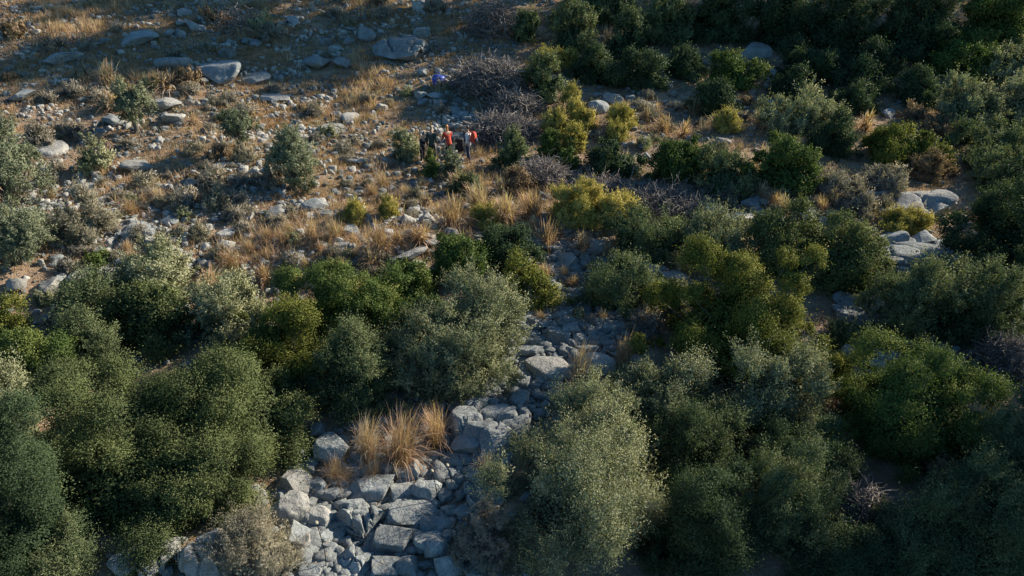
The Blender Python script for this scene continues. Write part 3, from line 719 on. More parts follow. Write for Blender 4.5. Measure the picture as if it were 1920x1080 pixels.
R(205, 1040, 262, 1085, 'round', 0)
R(590, 808, 658, 872, 'round', 0, 'big grey boulder left of the tall orange tufts', 'tuft-side boulder', own=True)
R(543, 836, 585, 872, 'angular'); R(580, 788, 612, 822, 'round'); R(550, 868, 572, 890, 'round', 1); R(720, 832, 752, 872, 'angular', 0)
R(657, 783, 692, 808, 'round'); R(705, 775, 730, 800, 'round'); R(740, 748, 765, 778, 'round', 2)
R(845, 757, 995, 835, 'slab', 0, 'large weathered outcrop in the middle of the gully', 'weathered gully outcrop')
R(850, 805, 938, 864, 'flat', 0, 'split boulder under the weathered gully outcrop', 'split boulder', own=True)
R(895, 815, 972, 866, 'angular', 0, 'squarish boulder right of the split boulder', 'squarish boulder', own=True)
R(957, 733, 1001, 772, 'round', 0, 'smooth round boulder above the weathered gully outcrop', 'smooth round boulder')
R(790, 842, 828, 862, 'flat'); R(958, 800, 988, 832); R(830, 850, 850, 866); R(875, 860, 895, 880, 'angular'); R(930, 745, 958, 765, 'angular')
R(980, 672, 1065, 720, 'flat', 1, 'long pale slab half way up the gully', 'long pale gully slab', own=True)
R(1090, 668, 1155, 712, 'round', 1, 'pitted pale boulder beside the gully tuft', 'pitted boulder', own=True)
R(1170, 650, 1202, 690, 'flat', 1); R(970, 643, 1027, 670, 'flat', 0); R(972, 670, 997, 704, 'angular')
R(1018, 612, 1057, 648, 'block', 0, 'blocky boulder in the upper gully', 'upper gully block', own=True)
R(1052, 603, 1087, 634, 'block', 0, 'square-topped block right of the upper gully block', 'square-topped block', own=True)
R(1092, 593, 1113, 624); R(1075, 626, 1104, 646, 'round'); R(1104, 624, 1131, 642, 'round'); R(985, 595, 1027, 620, 'slab', 0)
R(1018, 575, 1068, 597, 'flat', 1, 'flat stone sheet at the top of the gully', 'top gully sheet'); R(1023, 605, 1040, 615, 'flat')
R(1060, 650, 1085, 672, 'angular'); R(1135, 640, 1155, 655); R(1000, 700, 1030, 725, 'round')
# left terrace line
R(8, 522, 48, 547, 'angular', 1, 'pointed pale boulder at the far left', 'pointed left boulder')
R(78, 525, 124, 557, 'round', 1, 'rounded sunlit boulder below the pale slabs on the left', 'rounded left boulder')
R(100, 513, 132, 535); R(130, 496, 205, 530, 'slab', 1, 'broad pale slab with a sharp front edge on the left', 'sharp-edged slab')
R(172, 508, 235, 550, 'slab', 1, 'dome-like pale slab right of the sharp-edged slab', 'dome slab')
R(115, 485, 139, 504, 'round', 1); R(212, 416, 293, 455, 'slab', 0, 'wide grey slab below the rubble heap on the left', 'wide grey slab')
R(272, 438, 298, 462, 'block', 1); R(297, 446, 331, 459, 'flat', 1); R(280, 459, 328, 474, 'flat', 1); R(290, 468, 338, 486, 'flat', 1)
R(336, 432, 368, 454, 'angular', 1); R(404, 424, 441, 449, 'angular', 1, 'white angular boulder on the left terrace', 'white terrace boulder')
R(450, 432, 479, 447, 'round', 1); R(378, 454, 402, 470, 'flat', 1); R(400, 447, 440, 468, 'angular', 1); R(495, 388, 537, 412, 'round', 1, 'smooth white boulder below the pear-shaped olive tree', 'smooth white boulder')
R(506, 411, 539, 432, 'flat', 1); R(572, 371, 616, 398, 'flat', 0); R(596, 389, 631, 408, 'flat', 0); R(327, 389, 349, 411); R(296, 406, 334, 424, 'flat', 0)
R(99, 404, 126, 422, 'angular', 1); R(176, 462, 204, 479, 'round', 0); R(348, 327, 376, 352, 'angular', 1, 'white boulder standing alone on the open slope', 'lone white boulder')
R(430, 360, 455, 375, 'angular', 1); R(530, 468, 560, 490, 'angular'); R(548, 480, 570, 500)
# upper left
R(346, 16, 384, 56, 'angular', 0, 'tall pitted grey boulder near the top left', 'tall pitted boulder', own=True)
R(326, 26, 350, 48, 'angular', 0); R(306, 44, 327, 67, 'round', 0); R(327, 46, 350, 69, 'angular', 0); R(538, 17, 565, 47, 'angular', 0)
R(601, 60, 626, 85, 'round', 0); R(617, 75, 641, 98, 'round', 0)
R(296, 102, 358, 130, 'flat', 0, 'broad grey flat rock above the round orange tuft', 'broad flat rock'); R(336, 124, 361, 142, 'flat')
R(572, 101, 628, 125, 'flat', 0, 'long low boulder left of the big shaded outcrop', 'long low boulder'); R(625, 104, 663, 126, 'flat', 0)
R(413, 90, 444, 108, 'round', 0); R(376, 142, 394, 156, 'angular', 1); R(541, 86, 554, 107, 'angular', 1, 'small upright white stone in the upper left', 'upright white stone')
R(142, 245, 198, 269, 'flat', 0, 'grey slab left of the upper left olive tree', 'slope grey slab'); R(186, 212, 231, 235, 'flat', 0)
R(288, 178, 342, 203, 'flat', 1, 'pale tilted slab right of the upper left olive tree', 'pale tilted slab'); R(310, 203, 348, 232, 'flat', 1)
R(664, 46, 704, 73, 'angular', 0); R(640, 46, 665, 82, 'angular', 0, 'dark knobbly boulder near the top edge', 'knobbly boulder')
R(705, 65, 802, 105, 'slab', 0, 'big shaded outcrop near the top of the open slope', 'big shaded outcrop')
R(777, 49, 813, 70, 'round', 0, 'smooth oval boulder above the big shaded outcrop', 'smooth oval boulder'); R(640, 102, 663, 125, 'round')
R(834, 7, 849, 24, 'round', 1, 'small white boulder beside the wooden post', 'small white boulder'); R(772, -5, 800, 18, 'block', 1)
R(640, 206, 676, 229, 'angular', 1); R(706, 192, 730, 209, 'round', 1); R(688, 205, 708, 220, 'angular', 1); R(620, 205, 640, 222, 'round', 1)
R(777, 169, 801, 185, 'round', 0); R(802, 169, 842, 189, 'flat', 0); R(783, 186, 802, 199, 'round'); R(847, 179, 867, 194, 'round')
R(780, 128, 805, 142, 'round', 0); R(420, 70, 440, 84); R(450, 68, 470, 82); R(400, 30, 418, 46, 'round'); R(480, 33, 500, 45)
for q in ((832, 193), (842, 203), (836, 213), (850, 208), (856, 220), (846, 224), (868, 214), (864, 228), (874, 224), (860, 238), (876, 240), (838, 226), (826, 200), (848, 236)):
    s = RG.uniform(8, 13); R(q[0] - s, q[1] - s * .6, q[0] + s, q[1] + s * .6, 'round', 0)
R(842, 248, 872, 268, 'round', 0, 'rounded boulder between the hikers, behind the black bag', 'hikers boulder', tall=1.3)
R(375, 116, 455, 150, 'flat', 0, 'low grey outcrop right of the broad flat rock in the upper left', None); R(455, 135, 505, 158, 'flat', 0)
R(60, 268, 120, 292, 'flat', 1); R(235, 300, 290, 322, 'flat', 1); R(120, 345, 190, 368, 'slab', 0); R(490, 175, 540, 192, 'flat', 1); R(600, 232, 660, 252, 'slab', 1)
R(400, 305, 440, 322, 'flat', 1); R(230, 60, 290, 82, 'flat', 0); R(90, 95, 150, 118, 'flat', 0); R(20, 165, 70, 185, 'flat', 0); R(640, 290, 690, 308, 'flat', 1)
# right slope
R(1102, 187, 1141, 210, 'round', 0, 'mottled boulder at the left of the grey stone cluster', 'mottled boulder'); R(1132, 168, 1168, 195, 'round', 0); R(1176, 191, 1195, 209, 'round')
R(1160, 195, 1180, 210); R(1195, 182, 1215, 196); R(1215, 195, 1235, 207); R(1240, 150, 1262, 165); R(1255, 168, 1275, 180); R(1172, 259, 1194, 275, 'angular', 1)
R(1198, 247, 1224, 274, 'angular', 1, 'pointed pale rock below the right hand broom', 'pointed pale rock'); R(1203, 273, 1222, 299, 'angular', 1)
R(1385, 85, 1445, 106, 'flat', 1, 'pale shaded outcrop at the foot of the top right wood', 'pale shaded outcrop', own=True); R(1422, 113, 1456, 142, 'angular', 1); R(1425, 148, 1459, 170, 'angular', 1)
R(1506, 163, 1530, 182, 'round', 1); R(1400, 158, 1420, 178); R(1638, 145, 1662, 176, 'angular', 0); R(1650, 190, 1680, 220, 'angular', 0, 'grey boulder left of the silver-green shrub', None)
R(1383, 175, 1410, 195); R(1432, 184, 1457, 201); R(1336, 257, 1368, 272, 'round', 1); R(1562, 331, 1595, 355, 'round', 1); R(1622, 333, 1648, 347, 'flat', 1); R(1615, 347, 1642, 372, 'angular', 1)
R(1630, 352, 1815, 408, 'slab', 1, 'large pale sunlit outcrop with long cracks on the right', 'pale sunlit outcrop', tall=1.25)
R(1308, 380, 1364, 412, 'angular', 1, 'pale rough boulder left of its companion on the right terrace', 'rough terrace boulder'); R(1348, 391, 1418, 422, 'angular', 1, 'wide pitted boulder on the right terrace', 'wide pitted boulder')
R(1390, 370, 1438, 395, 'angular', 0); R(1485, 382, 1535, 412, 'angular', 1, 'pyramid-shaped pale boulder on the right terrace', 'pyramid boulder'); R(1443, 403, 1462, 417, 'round', 1)
R(1652, 437, 1694, 465, 'block', 0, 'dark faced block at the left end of the ledge row', 'left ledge block'); R(1682, 442, 1713, 465, 'round'); R(1711, 438, 1750, 463, 'block', 0, 'long block at the right end of the ledge row', 'right ledge block')
R(1620, 452, 1775, 506, 'slab', 0, 'broad grey ledge below the row of blocks', 'broad grey ledge'); R(1645, 487, 1700, 522, 'flat', 0)
R(1760, 474, 1870, 530, 'slab', 0, 'dim ledge under the massive dark shrub', 'dim ledge'); R(1565, 548, 1635, 577, 'flat', 0); R(1555, 575, 1634, 612, 'slab', 0, 'shaded slab right of the giant mastic', 'shaded slab')
R(1878, 540, 1930, 570, 'flat', 1); R(1870, 618, 1930, 665, 'flat', 1); R(1758, 643, 1803, 665, 'flat'); R(1575, 655, 1615, 685, 'angular'); R(1625, 675, 1660, 692, 'flat'); R(1545, 1025, 1586, 1046, 'round')
R(1600, 1045, 1635, 1070, 'flat', 2)
R(1590, 560, 1650, 590, 'flat', 0); R(1600, 625, 1650, 650, 'flat', 0); R(1640, 655, 1700, 680, 'flat', 0); R(1700, 500, 1760, 528, 'slab', 0); R(1748, 455, 1790, 480, 'block', 0)
R(1420, 395, 1470, 415, 'flat', 1); R(1540, 390, 1580, 412, 'angular', 1); R(1588, 405, 1620, 422, 'flat', 1); R(1240, 505, 1290, 525, 'flat', 1)
R(1862, 560, 1925, 600, 'slab', 0); R(1895, 600, 1935, 625, 'flat', 0)
# middle terrace
R(746, 391, 779, 425, 'angular', 1, 'pointed white boulder among the orange grass', 'pointed white boulder'); R(782, 390, 819, 422, 'angular', 1); R(735, 461, 805, 492, 'angular', 1, 'wide ribbed boulder above the wide dark mastic', 'wide ribbed boulder')
R(766, 487, 799, 506, 'round', 1); R(791, 440, 829, 465, 'angular', 0); R(640, 422, 675, 442, 'round', 0); R(832, 426, 859, 445, 'round', 0); R(690, 420, 715, 436, 'angular', 1)
R(1002, 450, 1072, 473, 'flat', 1, 'flat pale rock between two small orange tufts', 'flat pale rock'); R(1044, 472, 1089, 506, 'round', 1, 'rounded pale boulder below the flat pale rock', 'rounded pale boulder', own=True)
R(1104, 449, 1139, 476, 'round', 1); R(1042, 406, 1071, 429, 'round'); R(1185, 490, 1252, 516, 'slab', 1, 'bluish slab behind the broad green-grey shrub', 'bluish slab'); R(1028, 548, 1055, 562, 'flat', 0)
R(1090, 470, 1108, 486); R(1072, 440, 1090, 452); R(395, 545, 420, 565, 'angular', 1); R(425, 535, 450, 550, 'round', 1)
# ------------------------------------------------------------------ grass tufts
def tuft_mesh(seed, n=260, lean=.5, wid=.012, sparse=False):
    rng = np.random.default_rng(seed); m = 6
    az = rng.uniform(0, 2 * np.pi, n); ln = rng.uniform(.5, 1.0, n); sp = np.abs(rng.normal(0, lean, n)) * .75 + .05
    base = np.stack([rng.normal(0, .12, n), rng.normal(0, .12, n), np.full(n, -.04)], 1)
    t = np.linspace(0, 1, m)
    r = np.sin(sp)[:, None] * t[None] * ln[:, None] + (sp[:, None] * .55 + .06) * t[None] ** 2.5 * ln[:, None]
    z = np.cos(sp)[:, None] * t[None] * ln[:, None] - (.4 * sp[:, None] + rng.uniform(0, .22, n)[:, None]) * t[None] ** 3
    P = base[:, None] + np.stack([r * np.cos(az)[:, None], r * np.sin(az)[:, None], z], -1)
    ld = rng.uniform(0, 6.28); P[..., :2] += (t[None, :, None] ** 1.6 * np.array([math.cos(ld), math.sin(ld)]) * .16)
    P += rng.normal(size=P.shape) * .012 * t[None, :, None]
    side = np.stack([-np.sin(az + rng.normal(0, .6, n)), np.cos(az), np.zeros(n)], 1)
    W = wid * np.array([.9, .9, .75, .6, .6, .15])[None] * rng.uniform(.6, 1.3, n)[:, None]
    heads = rng.random(n) < .35; W[heads] *= np.array([1, .7, .6, 1.2, 2.6, 1.2])
    L_ = P - side[:, None] * W[..., None] / 2; R_ = P + side[:, None] * W[..., None] / 2
    V = np.stack([L_, R_], 2).reshape(-1, 3)
    i = np.arange(n)[:, None] * m * 2 + np.arange(m - 1)[None] * 2
    F = np.stack([i, i + 1, i + 3, i + 2], -1).reshape(-1, 4)
    tn = np.repeat(rng.uniform(.1, .9, n), m * 2) + np.tile(np.repeat(np.linspace(-.25, .25, m), 2), n)
    return V, F, np.clip(tn, 0, 1)
TUF = {}
for cl, (n, wd) in {'near': (620, .0085), 'mid': (360, .02), 'far': (240, .032)}.items():
    for k in range(3):
        V, F, tn = tuft_mesh(k * 3 + n, n, (.45, .65, .85)[k], wd); TUF[(cl, k)] = mk_mesh('grass_blades', V, F, tn, [DRY])
GAUTO = []
def tuft(x0, y0, x1, y1, k=None, label=None, short=None, name='grass_tuft'):
    g1, rx, ry, h = dims(x0, y0, x1, y1, 1.0); d = depth(g1)
    gb = at((x0 + x1) / 2, y1 - .06 * (y1 - y0)); hh = (y1 - y0) * .95 * depth(gb) / FPX / math.cos(.35)
    cl = 'near' if d < 24 else 'mid' if d < 36 else 'far'
    if k is None: k = int(RG.integers(0, 3))
    o = ob(name, TUF[(cl, k)], None, gb); s = (x1 - x0) / 2 * d / FPX / (.62, .72, .85)[k]
    o.scale = (s * 1.12, s * 1.12, max(.3, hh) / .78); o.rotation_euler = (0, 0, RG.uniform(0, 6.28))
    if label:
        tag(o, label, 'grass tuft')
        if short: LAND.append(((x0 + x1) / 2, (y0 + y1) / 2, d, short))
    else: GAUTO.append((o, (x0 + x1) / 2, (y0 + y1) / 2, d, (x1 - x0) * d / FPX))
    return o
G = tuft
G(700, 757, 805, 880, 1, 'tallest orange grass tuft in the foreground gully', 'tallest gully tuft')
G(655, 765, 725, 870, 1, 'wispy orange tuft left of the tallest gully tuft', None)
G(795, 750, 850, 850, 0, 'upright orange tuft right of the tallest gully tuft', None)
G(595, 845, 660, 905, 2, 'low reddish grass tuft beside the big grey boulder of the gully', None)
G(672, 850, 730, 905, 2, 'low grass tuft below the tallest gully tuft', None)
G(1045, 628, 1120, 745, 1, 'straw grass tuft with drooping heads on the upper gully stones', 'upper gully tuft')
G(1138, 612, 1192, 700, 0, 'dull brown grass tuft right of the drooping upper gully tuft', None)
G(1188, 568, 1222, 625, 0, 'slim straw tuft against the giant mastic', None)
G(885, 838, 935, 915, 1, 'shaded brownish grass tuft on the squarish boulder', None)
G(1258, 462, 1300, 515, 0, 'vivid orange grass tuft above the giant mastic', 'vivid orange tuft')
G(1005, 412, 1048, 478, 0, 'orange tuft above the flat pale rock', 'orange tuft by the flat rock')
G(1070, 432, 1112, 478, 1, 'small orange tuft right of the flat pale rock', None)
G(812, 362, 885, 430, 1, 'large spreading orange tuft in the orange grass band', 'large spreading tuft')
G(872, 340, 925, 400, 0, 'tall tuft at the top of the orange grass band', None)
G(918, 358, 975, 425, 0, 'pale orange tuft between two taller ones in the orange grass band', None)
G(972, 355, 1028, 415, 0, 'light straw tuft left of the large golden broom', None)
G(762, 412, 820, 460, 2, 'low round orange tuft above the soft green shrub', 'low round orange tuft')
G(690, 410, 742, 475, 1, 'orange tuft left of the low round orange tuft', None)
G(565, 405, 605, 460, 1, 'orange tuft at the left end of the orange grass band', None)
G(610, 405, 650, 455, 0, 'slim orange tuft second from the left of the orange grass band', None)
G(480, 490, 518, 535, 1, 'pale orange tuft above the spiky grey shrub', None)
G(360, 495, 432, 545, 2, 'spreading straw tuft right of the rounded grey shrub', 'spreading straw tuft')
G(278, 130, 348, 168, 2, 'round orange tuft in the upper left', 'round orange tuft')
G(190, 160, 250, 208, 2, 'orange tuft behind the upper left olive tree', None)
G(232, 155, 262, 180, 1, 'pale grass tuft touching the top of the upper left olive tree', None)
G(345, 208, 382, 235, 2, 'reddish grass tuft below the pale tilted slab', None)
G(190, 115, 225, 165, 0, 'thin pale tall grass left of the round orange tuft', None)
G(925, 330, 955, 372, 1, 'straw tuft below the hikers grey-green shrub', None)
G(1405, 208, 1435, 242, 1, 'reddish grass tuft left of the pale cushion shrub', None)
G(1262, 225, 1300, 260, 1, 'straw coloured tuft between the broom patch and the bright leafy bush', None)
G(1690, 380, 1730, 408, 0, 'thin pale grass at the foot of the pale sunlit outcrop', None)
G(1275, 505, 1300, 520, 1); G(1100, 500, 1140, 535, 2); G(1150, 500, 1185, 530, 1)
for q in ((700, 365), (720, 350), (760, 365), (790, 350), (830, 400), (860, 350), (905, 360), (985, 390), (930, 560), (1015, 600), (1130, 600), (1020, 520), (1140, 480), (870, 740), (1210, 470), (640, 440), (662, 452), (720, 470), (748, 455), (668, 480), (700, 495), (600, 470), (622, 486), (575, 500), (545, 440), (850, 395), (905, 410), (940, 395), (960, 420), (880, 425), (1000, 425), (1050, 440),
          (600, 520), (560, 530), (640, 505), (440, 500), (470, 470), (505, 450), (535, 455), (420, 480), (250, 400), (270, 382), (300, 375), (100, 372), (240, 470), (255, 487), (1120, 430), (780, 445),
          (1230, 215), (1300, 215), (1245, 245), (1215, 225), (1450, 380), (1470, 395), (1500, 372), (1560, 380), (1425, 370), (1540, 395), (1075, 540), (1110, 548), (1060, 520), (650, 900), (760, 880), (1340, 240), (1620, 240), (1180, 545)):
    s = RG.uniform(12, 22); G(q[0] - s, q[1] - s * 1.5, q[0] + s, q[1] + s * .3)
# ------------------------------------------------------------------ who lies behind what
def hidden(px, py, z, margin=.92):
    for (cx, cy, a, b, d) in BOX:
        if ((px - cx) / a) ** 2 + ((py - cy) / b) ** 2 < margin ** 2: return True
    return False
BOX += [(822, 160, 20, 16, 40), (836, 275, 62, 34, 37)]
# ------------------------------------------------------------------ dwarf shrubs on the open slope (copies of a few models)
DW = []
for k, (kd, tw) in enumerate((('dwarf', DEADP), ('dwarf', BARK), ('pale', DEAD), ('grey', BARK), ('rust', BARK))):
    for v in range(2):
        V, F, tn, cen, lr = foliage(700 + k * 2 + v, kd, .42, .42, .34, 0, 34, .8)
        f = mk_mesh('foliage', V, F, tn[0], [LM[kd]], cn=tn[1])
        rng = np.random.default_rng(k * 7 + v); n = 60; m = 4
        d = unit(rdir(rng, n) * np.array([1, 1, .5]) + np.array([0, 0, .75])); t = np.linspace(0, 1, m)
        P = d[:, None] * t[None, :, None] * rng.uniform(.25, .5, n)[:, None, None] + rng.normal(size=(n, m, 3)) * .02; P[:, 0] = [0, 0, -.05]
        V2, F2, _ = tubes(P, np.full((n, m), .009), 3)
        DW.append((kd, f, mk_mesh('twigs', V2, F2, None, [tw])))
DAUTO = []
DWN = {'dwarf': 'purplish brown', 'pale': 'pale straw', 'grey': 'grey-green', 'rust': 'reddish brown'}
def dwarf(px, py, w, k=None):
    g1 = at(px, py); d = depth(g1); kd, f, t = DW[k if k is not None else int(RG.choice(10, p=[.17, .17, .13, .13, .09, .09, .08, .08, .03, .03]))]
    r = bpy.data.objects.new('dwarf_shrub', None); COL.objects.link(r); r.location = g1; s = w / 2 * d / FPX / .45
    r.scale = (s, s, s * RG.uniform(.8, 1.25)); r.rotation_euler = (0, 0, RG.uniform(0, 6.28))
    ob('foliage', f, r); ob('twigs', t, r)
    DAUTO.append((r, px, py, d, w * d / FPX, DWN[kd]))
RG2 = np.random.default_rng(77)
def region_pts(x0, y0, x1, y1, n, mind=14):
    out = []
    for _ in range(n * 12):
        if len(out) >= n: break
        x, y = RG2.uniform(x0, x1), RG2.uniform(y0, y1)
        if hidden(x, y, 0): continue
        if any((x - a) ** 2 + (y - b) ** 2 * 2 < mind ** 2 for a, b in out): continue
        out.append((x, y))
    return out
for (x0, y0, x1, y1, n, a, b) in ((0, 180, 520, 400, 26, 18, 46), (320, 170, 840, 340, 20, 14, 40), (0, 20, 560, 200, 20, 22, 56), (560, 100, 830, 220, 10, 14, 30),
                                  (100, 400, 640, 520, 26, 20, 44), (640, 340, 800, 420, 10, 20, 36), (200, 330, 560, 400, 12, 26, 60), (600, 0, 840, 60, 6, 24, 50), (600, 480, 740, 560, 7, 22, 40),
                                  (1080, 180, 1420, 300, 14, 18, 36), (1280, 350, 1700, 420, 18, 22, 44), (1000, 540, 1180, 620, 5, 20, 34), (1040, 480, 1200, 540, 8, 20, 34), (0, 540, 120, 580, 3, 24, 40)):
    for (x, y) in region_pts(x0, y0, x1, y1, n, (a + b) / 2.6): dwarf(x, y, RG2.uniform(a, b) * .85)
# ------------------------------------------------------------------ more single stones, largest first
SH = ('round', 'angular', 'flat', 'block')
def autorock(x, y, wpx, mi=None):
    shp = SH[int(RG2.choice(4, p=[.12, .42, .34, .12]))]
    mi = int(RG2.choice(3, p=[.45, .45, .1])) if mi is None else mi
    h = wpx * RG2.uniform(.5, .8) * (.7 if shp == 'flat' else 1)
    R(x - wpx / 2, y - h / 2, x + wpx / 2, y + h / 2, shp, mi)
for (x0, y0, x1, y1, n, a, b, mi) in ((60, 365, 240, 440, 26, 9, 17, 0), (380, 360, 560, 440, 12, 10, 20, None), (320, 400, 640, 500, 16, 12, 26, 1), (600, 400, 860, 500, 10, 12, 26, 1),
                                  (0, 200, 520, 380, 18, 8, 18, 1), (500, 160, 800, 330, 14, 8, 17, 1), (280, 0, 660, 110, 18, 10, 24, 0), (0, 60, 300, 200, 10, 10, 22, None),
                                  (1090, 160, 1280, 215, 10, 10, 22, 0), (1180, 230, 1420, 290, 6, 10, 22, 1), (1290, 370, 1640, 420, 10, 12, 28, 1), (500, 850, 930, 1080, 34, 18, 42, 0), (950, 560, 1200, 730, 20, 16, 34, 0), (820, 720, 1010, 880, 14, 16, 38, 0)):
    for (x, y) in region_pts(x0, y0, x1, y1, n, (a + b) / 2): autorock(x, y, RG2.uniform(a, b), mi)

# ------------------------------------------------------------------ stuff: rubble, dry grass, litter
def stuff_rocks(n):
    rng = np.random.default_rng(9); protos = []
    for k in range(8):
        V, F = rock_geo(900 + k, 2, SH[k % 4], .04); protos.append((V, F))
    Vs, Fs, off = [], [], 0
    x = rng.uniform(-34, 34, n * 4); y = rng.uniform(10, 66, n * 4)
    ng = n // 2; y[:ng] = rng.uniform(10.5, 27, ng); x[:ng] = np.interp(y[:ng], GP[:, 1], GP[:, 0]) + rng.normal(0, 1.5, ng); pm_ = rng.permutation(n * 4); x, y = x[pm_], y[pm_]
    cx = np.interp(y, GP[:, 1], GP[:, 0]); gl = np.exp(-((x - cx) / 1.7) ** 2) * (y < 27)
    nz = fbm(x / 3.2, y / 3.2, s=61, o=3); ter = np.exp(-((y - (26.8 + .22 * x)) / 2.4) ** 2) * (x < 4)
    fld = sstep(1, -3, x) * (y > 28)
    pr = np.clip(.10 + 2.0 * gl + .55 * ter + (.15 + 1.0 * sstep(-.1, .3, nz)) * (.25 + .75 * fld), 0, 1)
    keep = rng.random(n * 4) < pr; x, y = x[keep][:n], y[keep][:n]; z = T(x, y)
    s = .035 + (.15 + .05 * np.exp(-((x - np.interp(y, GP[:, 1], GP[:, 0])) / 1.5) ** 2) * (y < 29)) * rng.random(len(x)) ** 2.8 + .07 * np.interp(y, [12, 40], [1, .3]) * rng.random(len(x)) ** 2
    k = rng.integers(0, 8, len(x)); a = rng.uniform(0, 6.28, len(x)); sc = rng.uniform(.6, 1.25, (len(x), 3)) * s[:, None]
    sc[:, 2] *= .8
    for q in range(8):
        m = k == q; V, F = protos[q]; c, si = np.cos(a[m]), np.sin(a[m]); P = V[None] * sc[m][:, None]
        W = np.stack([P[..., 0] * c[:, None] - P[..., 1] * si[:, None] + x[m][:, None], P[..., 0] * si[:, None] + P[..., 1] * c[:, None] + y[m][:, None], P[..., 2] + (z[m] + s[m] * .25)[:, None]], -1)
        Vs.append(W.reshape(-1, 3)); Fs.append((F[None] + (np.arange(m.sum()) * len(V))[:, None, None]).reshape(-1, 3) + off); off += m.sum() * len(V)
    return np.concatenate(Vs), np.concatenate(Fs)
def stuff_pale(n):
    rng = np.random.default_rng(19); protos = [rock_geo(960 + k, 2, ('angular', 'flat', 'angular', 'block')[k % 4], .09) for k in range(8)]
    x = rng.uniform(-34, 4, n * 6); y = rng.uniform(22, 60, n * 6)
    nz = fbm((x + y * .3) / 4.5, (y - .35 * x) / .9, s=161, o=3) * .75 + .35 * fbm(x / 1.1, y / .8, s=171, o=2); fld = sstep(2, -2, x) * sstep(0, 2, y - 25 - .2 * x)
    heap = np.exp(-(((x + 18.5) / 2.6) ** 2 + ((y - 28.6) / 1.6) ** 2)) + np.exp(-(((x + 3.2) / 1.0) ** 2 + ((y - 41) / 4) ** 2))
    keep = rng.random(n * 6) < np.clip(fld * (.04 + .95 * sstep(.10, .34, nz)) + 3 * heap, 0, 1); x, y = x[keep][:n], y[keep][:n]; z = T(x, y); n = len(x)
    s = .035 + .19 * rng.random(n) ** 3.0; k = rng.integers(0, 8, n); a = rng.uniform(0, 6.28, n); Vs, Fs, off = [], [], 0
    for q in range(8):
        m = k == q; V, F = protos[q]; c, si = np.cos(a[m]), np.sin(a[m]); P = V[None] * (s[m][:, None] * rng.uniform(.6, 1.2, (m.sum(), 3)))[:, None]
        W = np.stack([P[..., 0] * c[:, None] - P[..., 1] * si[:, None] + x[m][:, None], P[..., 0] * si[:, None] + P[..., 1] * c[:, None] + y[m][:, None], P[..., 2] + (z[m] + s[m] * .2)[:, None]], -1)
        Vs.append(W.reshape(-1, 3)); Fs.append((F[None] + (np.arange(m.sum()) * len(V))[:, None, None]).reshape(-1, 3) + off); off += m.sum() * len(V)
    return np.concatenate(Vs), np.concatenate(Fs)
V, F = stuff_pale(9500)
tag(ob('pale_rubble', mk_mesh('pale_rubble', V, F, None, [RKP])), 'pale broken stones strewn over the open slope on the left', 'rubble', kind='stuff')
V, F = stuff_rocks(24000)
AUTO.sort(key=lambda it: -it[4] / it[3])
nkeep = 298 - sum(1 for o in bpy.data.objects if o.name.startswith(('boulder', 'rock_slab')))
for it in AUTO[nkeep:]:
    o = it[0]; M = np.array(Matrix.LocRotScale(o.location, o.rotation_euler, o.scale)); me = o.data
    v = np.empty(len(me.vertices) * 3, np.float32); me.vertices.foreach_get('co', v); v = v.reshape(-1, 3) @ M[:3, :3].T + M[:3, 3]
    f = np.empty(len(me.loops), np.int32); me.loops.foreach_get('vertex_index', f)
    F = np.concatenate([F, f.reshape(-1, 3) + len(V)]); V = np.concatenate([V, v]); bpy.data.objects.remove(o)
AUTO = AUTO[:nkeep]
tag(ob('rubble', mk_mesh('rubble', V, F, None, [RK])), 'scattered loose stones and gravel over the whole slope', 'rubble', kind='stuff')
def stuff_grass(n, nb, mat, name, seed, hgt, wid, mask, spread=.13):
    rng = np.random.default_rng(seed); x = rng.uniform(-36, 36, n * 4); y = rng.uniform(10, 68, n * 4)
    keep = rng.random(n * 4) < mask(x, y); x, y = x[keep][:n], y[keep][:n]; n = len(x); z = T(x, y)
    sz = hgt * rng.uniform(.5, 1.5, n) * np.interp(y, [15, 60], [.9, 1.3])
    az = rng.uniform(0, 6.28, (n, nb)); ln = rng.uniform(.5, 1, (n, nb)) * sz[:, None]; sp = np.abs(rng.normal(0, .55, (n, nb))) + .1
    bx = x[:, None] + rng.normal(0, spread, (n, nb)); by = y[:, None] + rng.normal(0, spread, (n, nb)); bz = z[:, None] - .02 + 0 * bx
    dx = np.sin(sp) * np.cos(az); dy = np.sin(sp) * np.sin(az); dz = np.cos(sp)
    w = wid * np.interp(y, [15, 35, 60], [.7, 1.5, 2.2])[:, None] * rng.uniform(.6, 1.4, (n, nb)); th = az + rng.normal(0, .8, (n, nb)) + 1.57
    sx, sy = np.cos(th) * w / 2, np.sin(th) * w / 2
    A = np.stack([bx - sx, by - sy, bz], -1); Bq = np.stack([bx + sx, by + sy, bz], -1)
    M1 = np.stack([bx + dx * ln * .55 + sx * .8, by + dy * ln * .55 + sy * .8, bz + dz * ln * .6], -1); M0 = np.stack([bx + dx * ln * .55 - sx * .8, by + dy * ln * .55 - sy * .8, bz + dz * ln * .6], -1)
    Tq = np.stack([bx + dx * ln * 1.2, by + dy * ln * 1.2, bz + dz * ln * .95], -1)
    V = np.stack([A, Bq, M1, M0, Tq], 2).reshape(-1, 3); i = np.arange(n * nb)[:, None] * 5
    F = [i + np.array([[0, 1, 2, 3]]), i + np.array([[3, 2, 4]])]
    tn = np.repeat(np.clip((rng.uniform(.1, .9, n)[:, None] * .6 + rng.uniform(0, .5, (n, nb))), 0, 1).ravel(), 5)
    tag(ob(name, mk_mesh(name, V, F, tn, [mat])), kind='stuff')
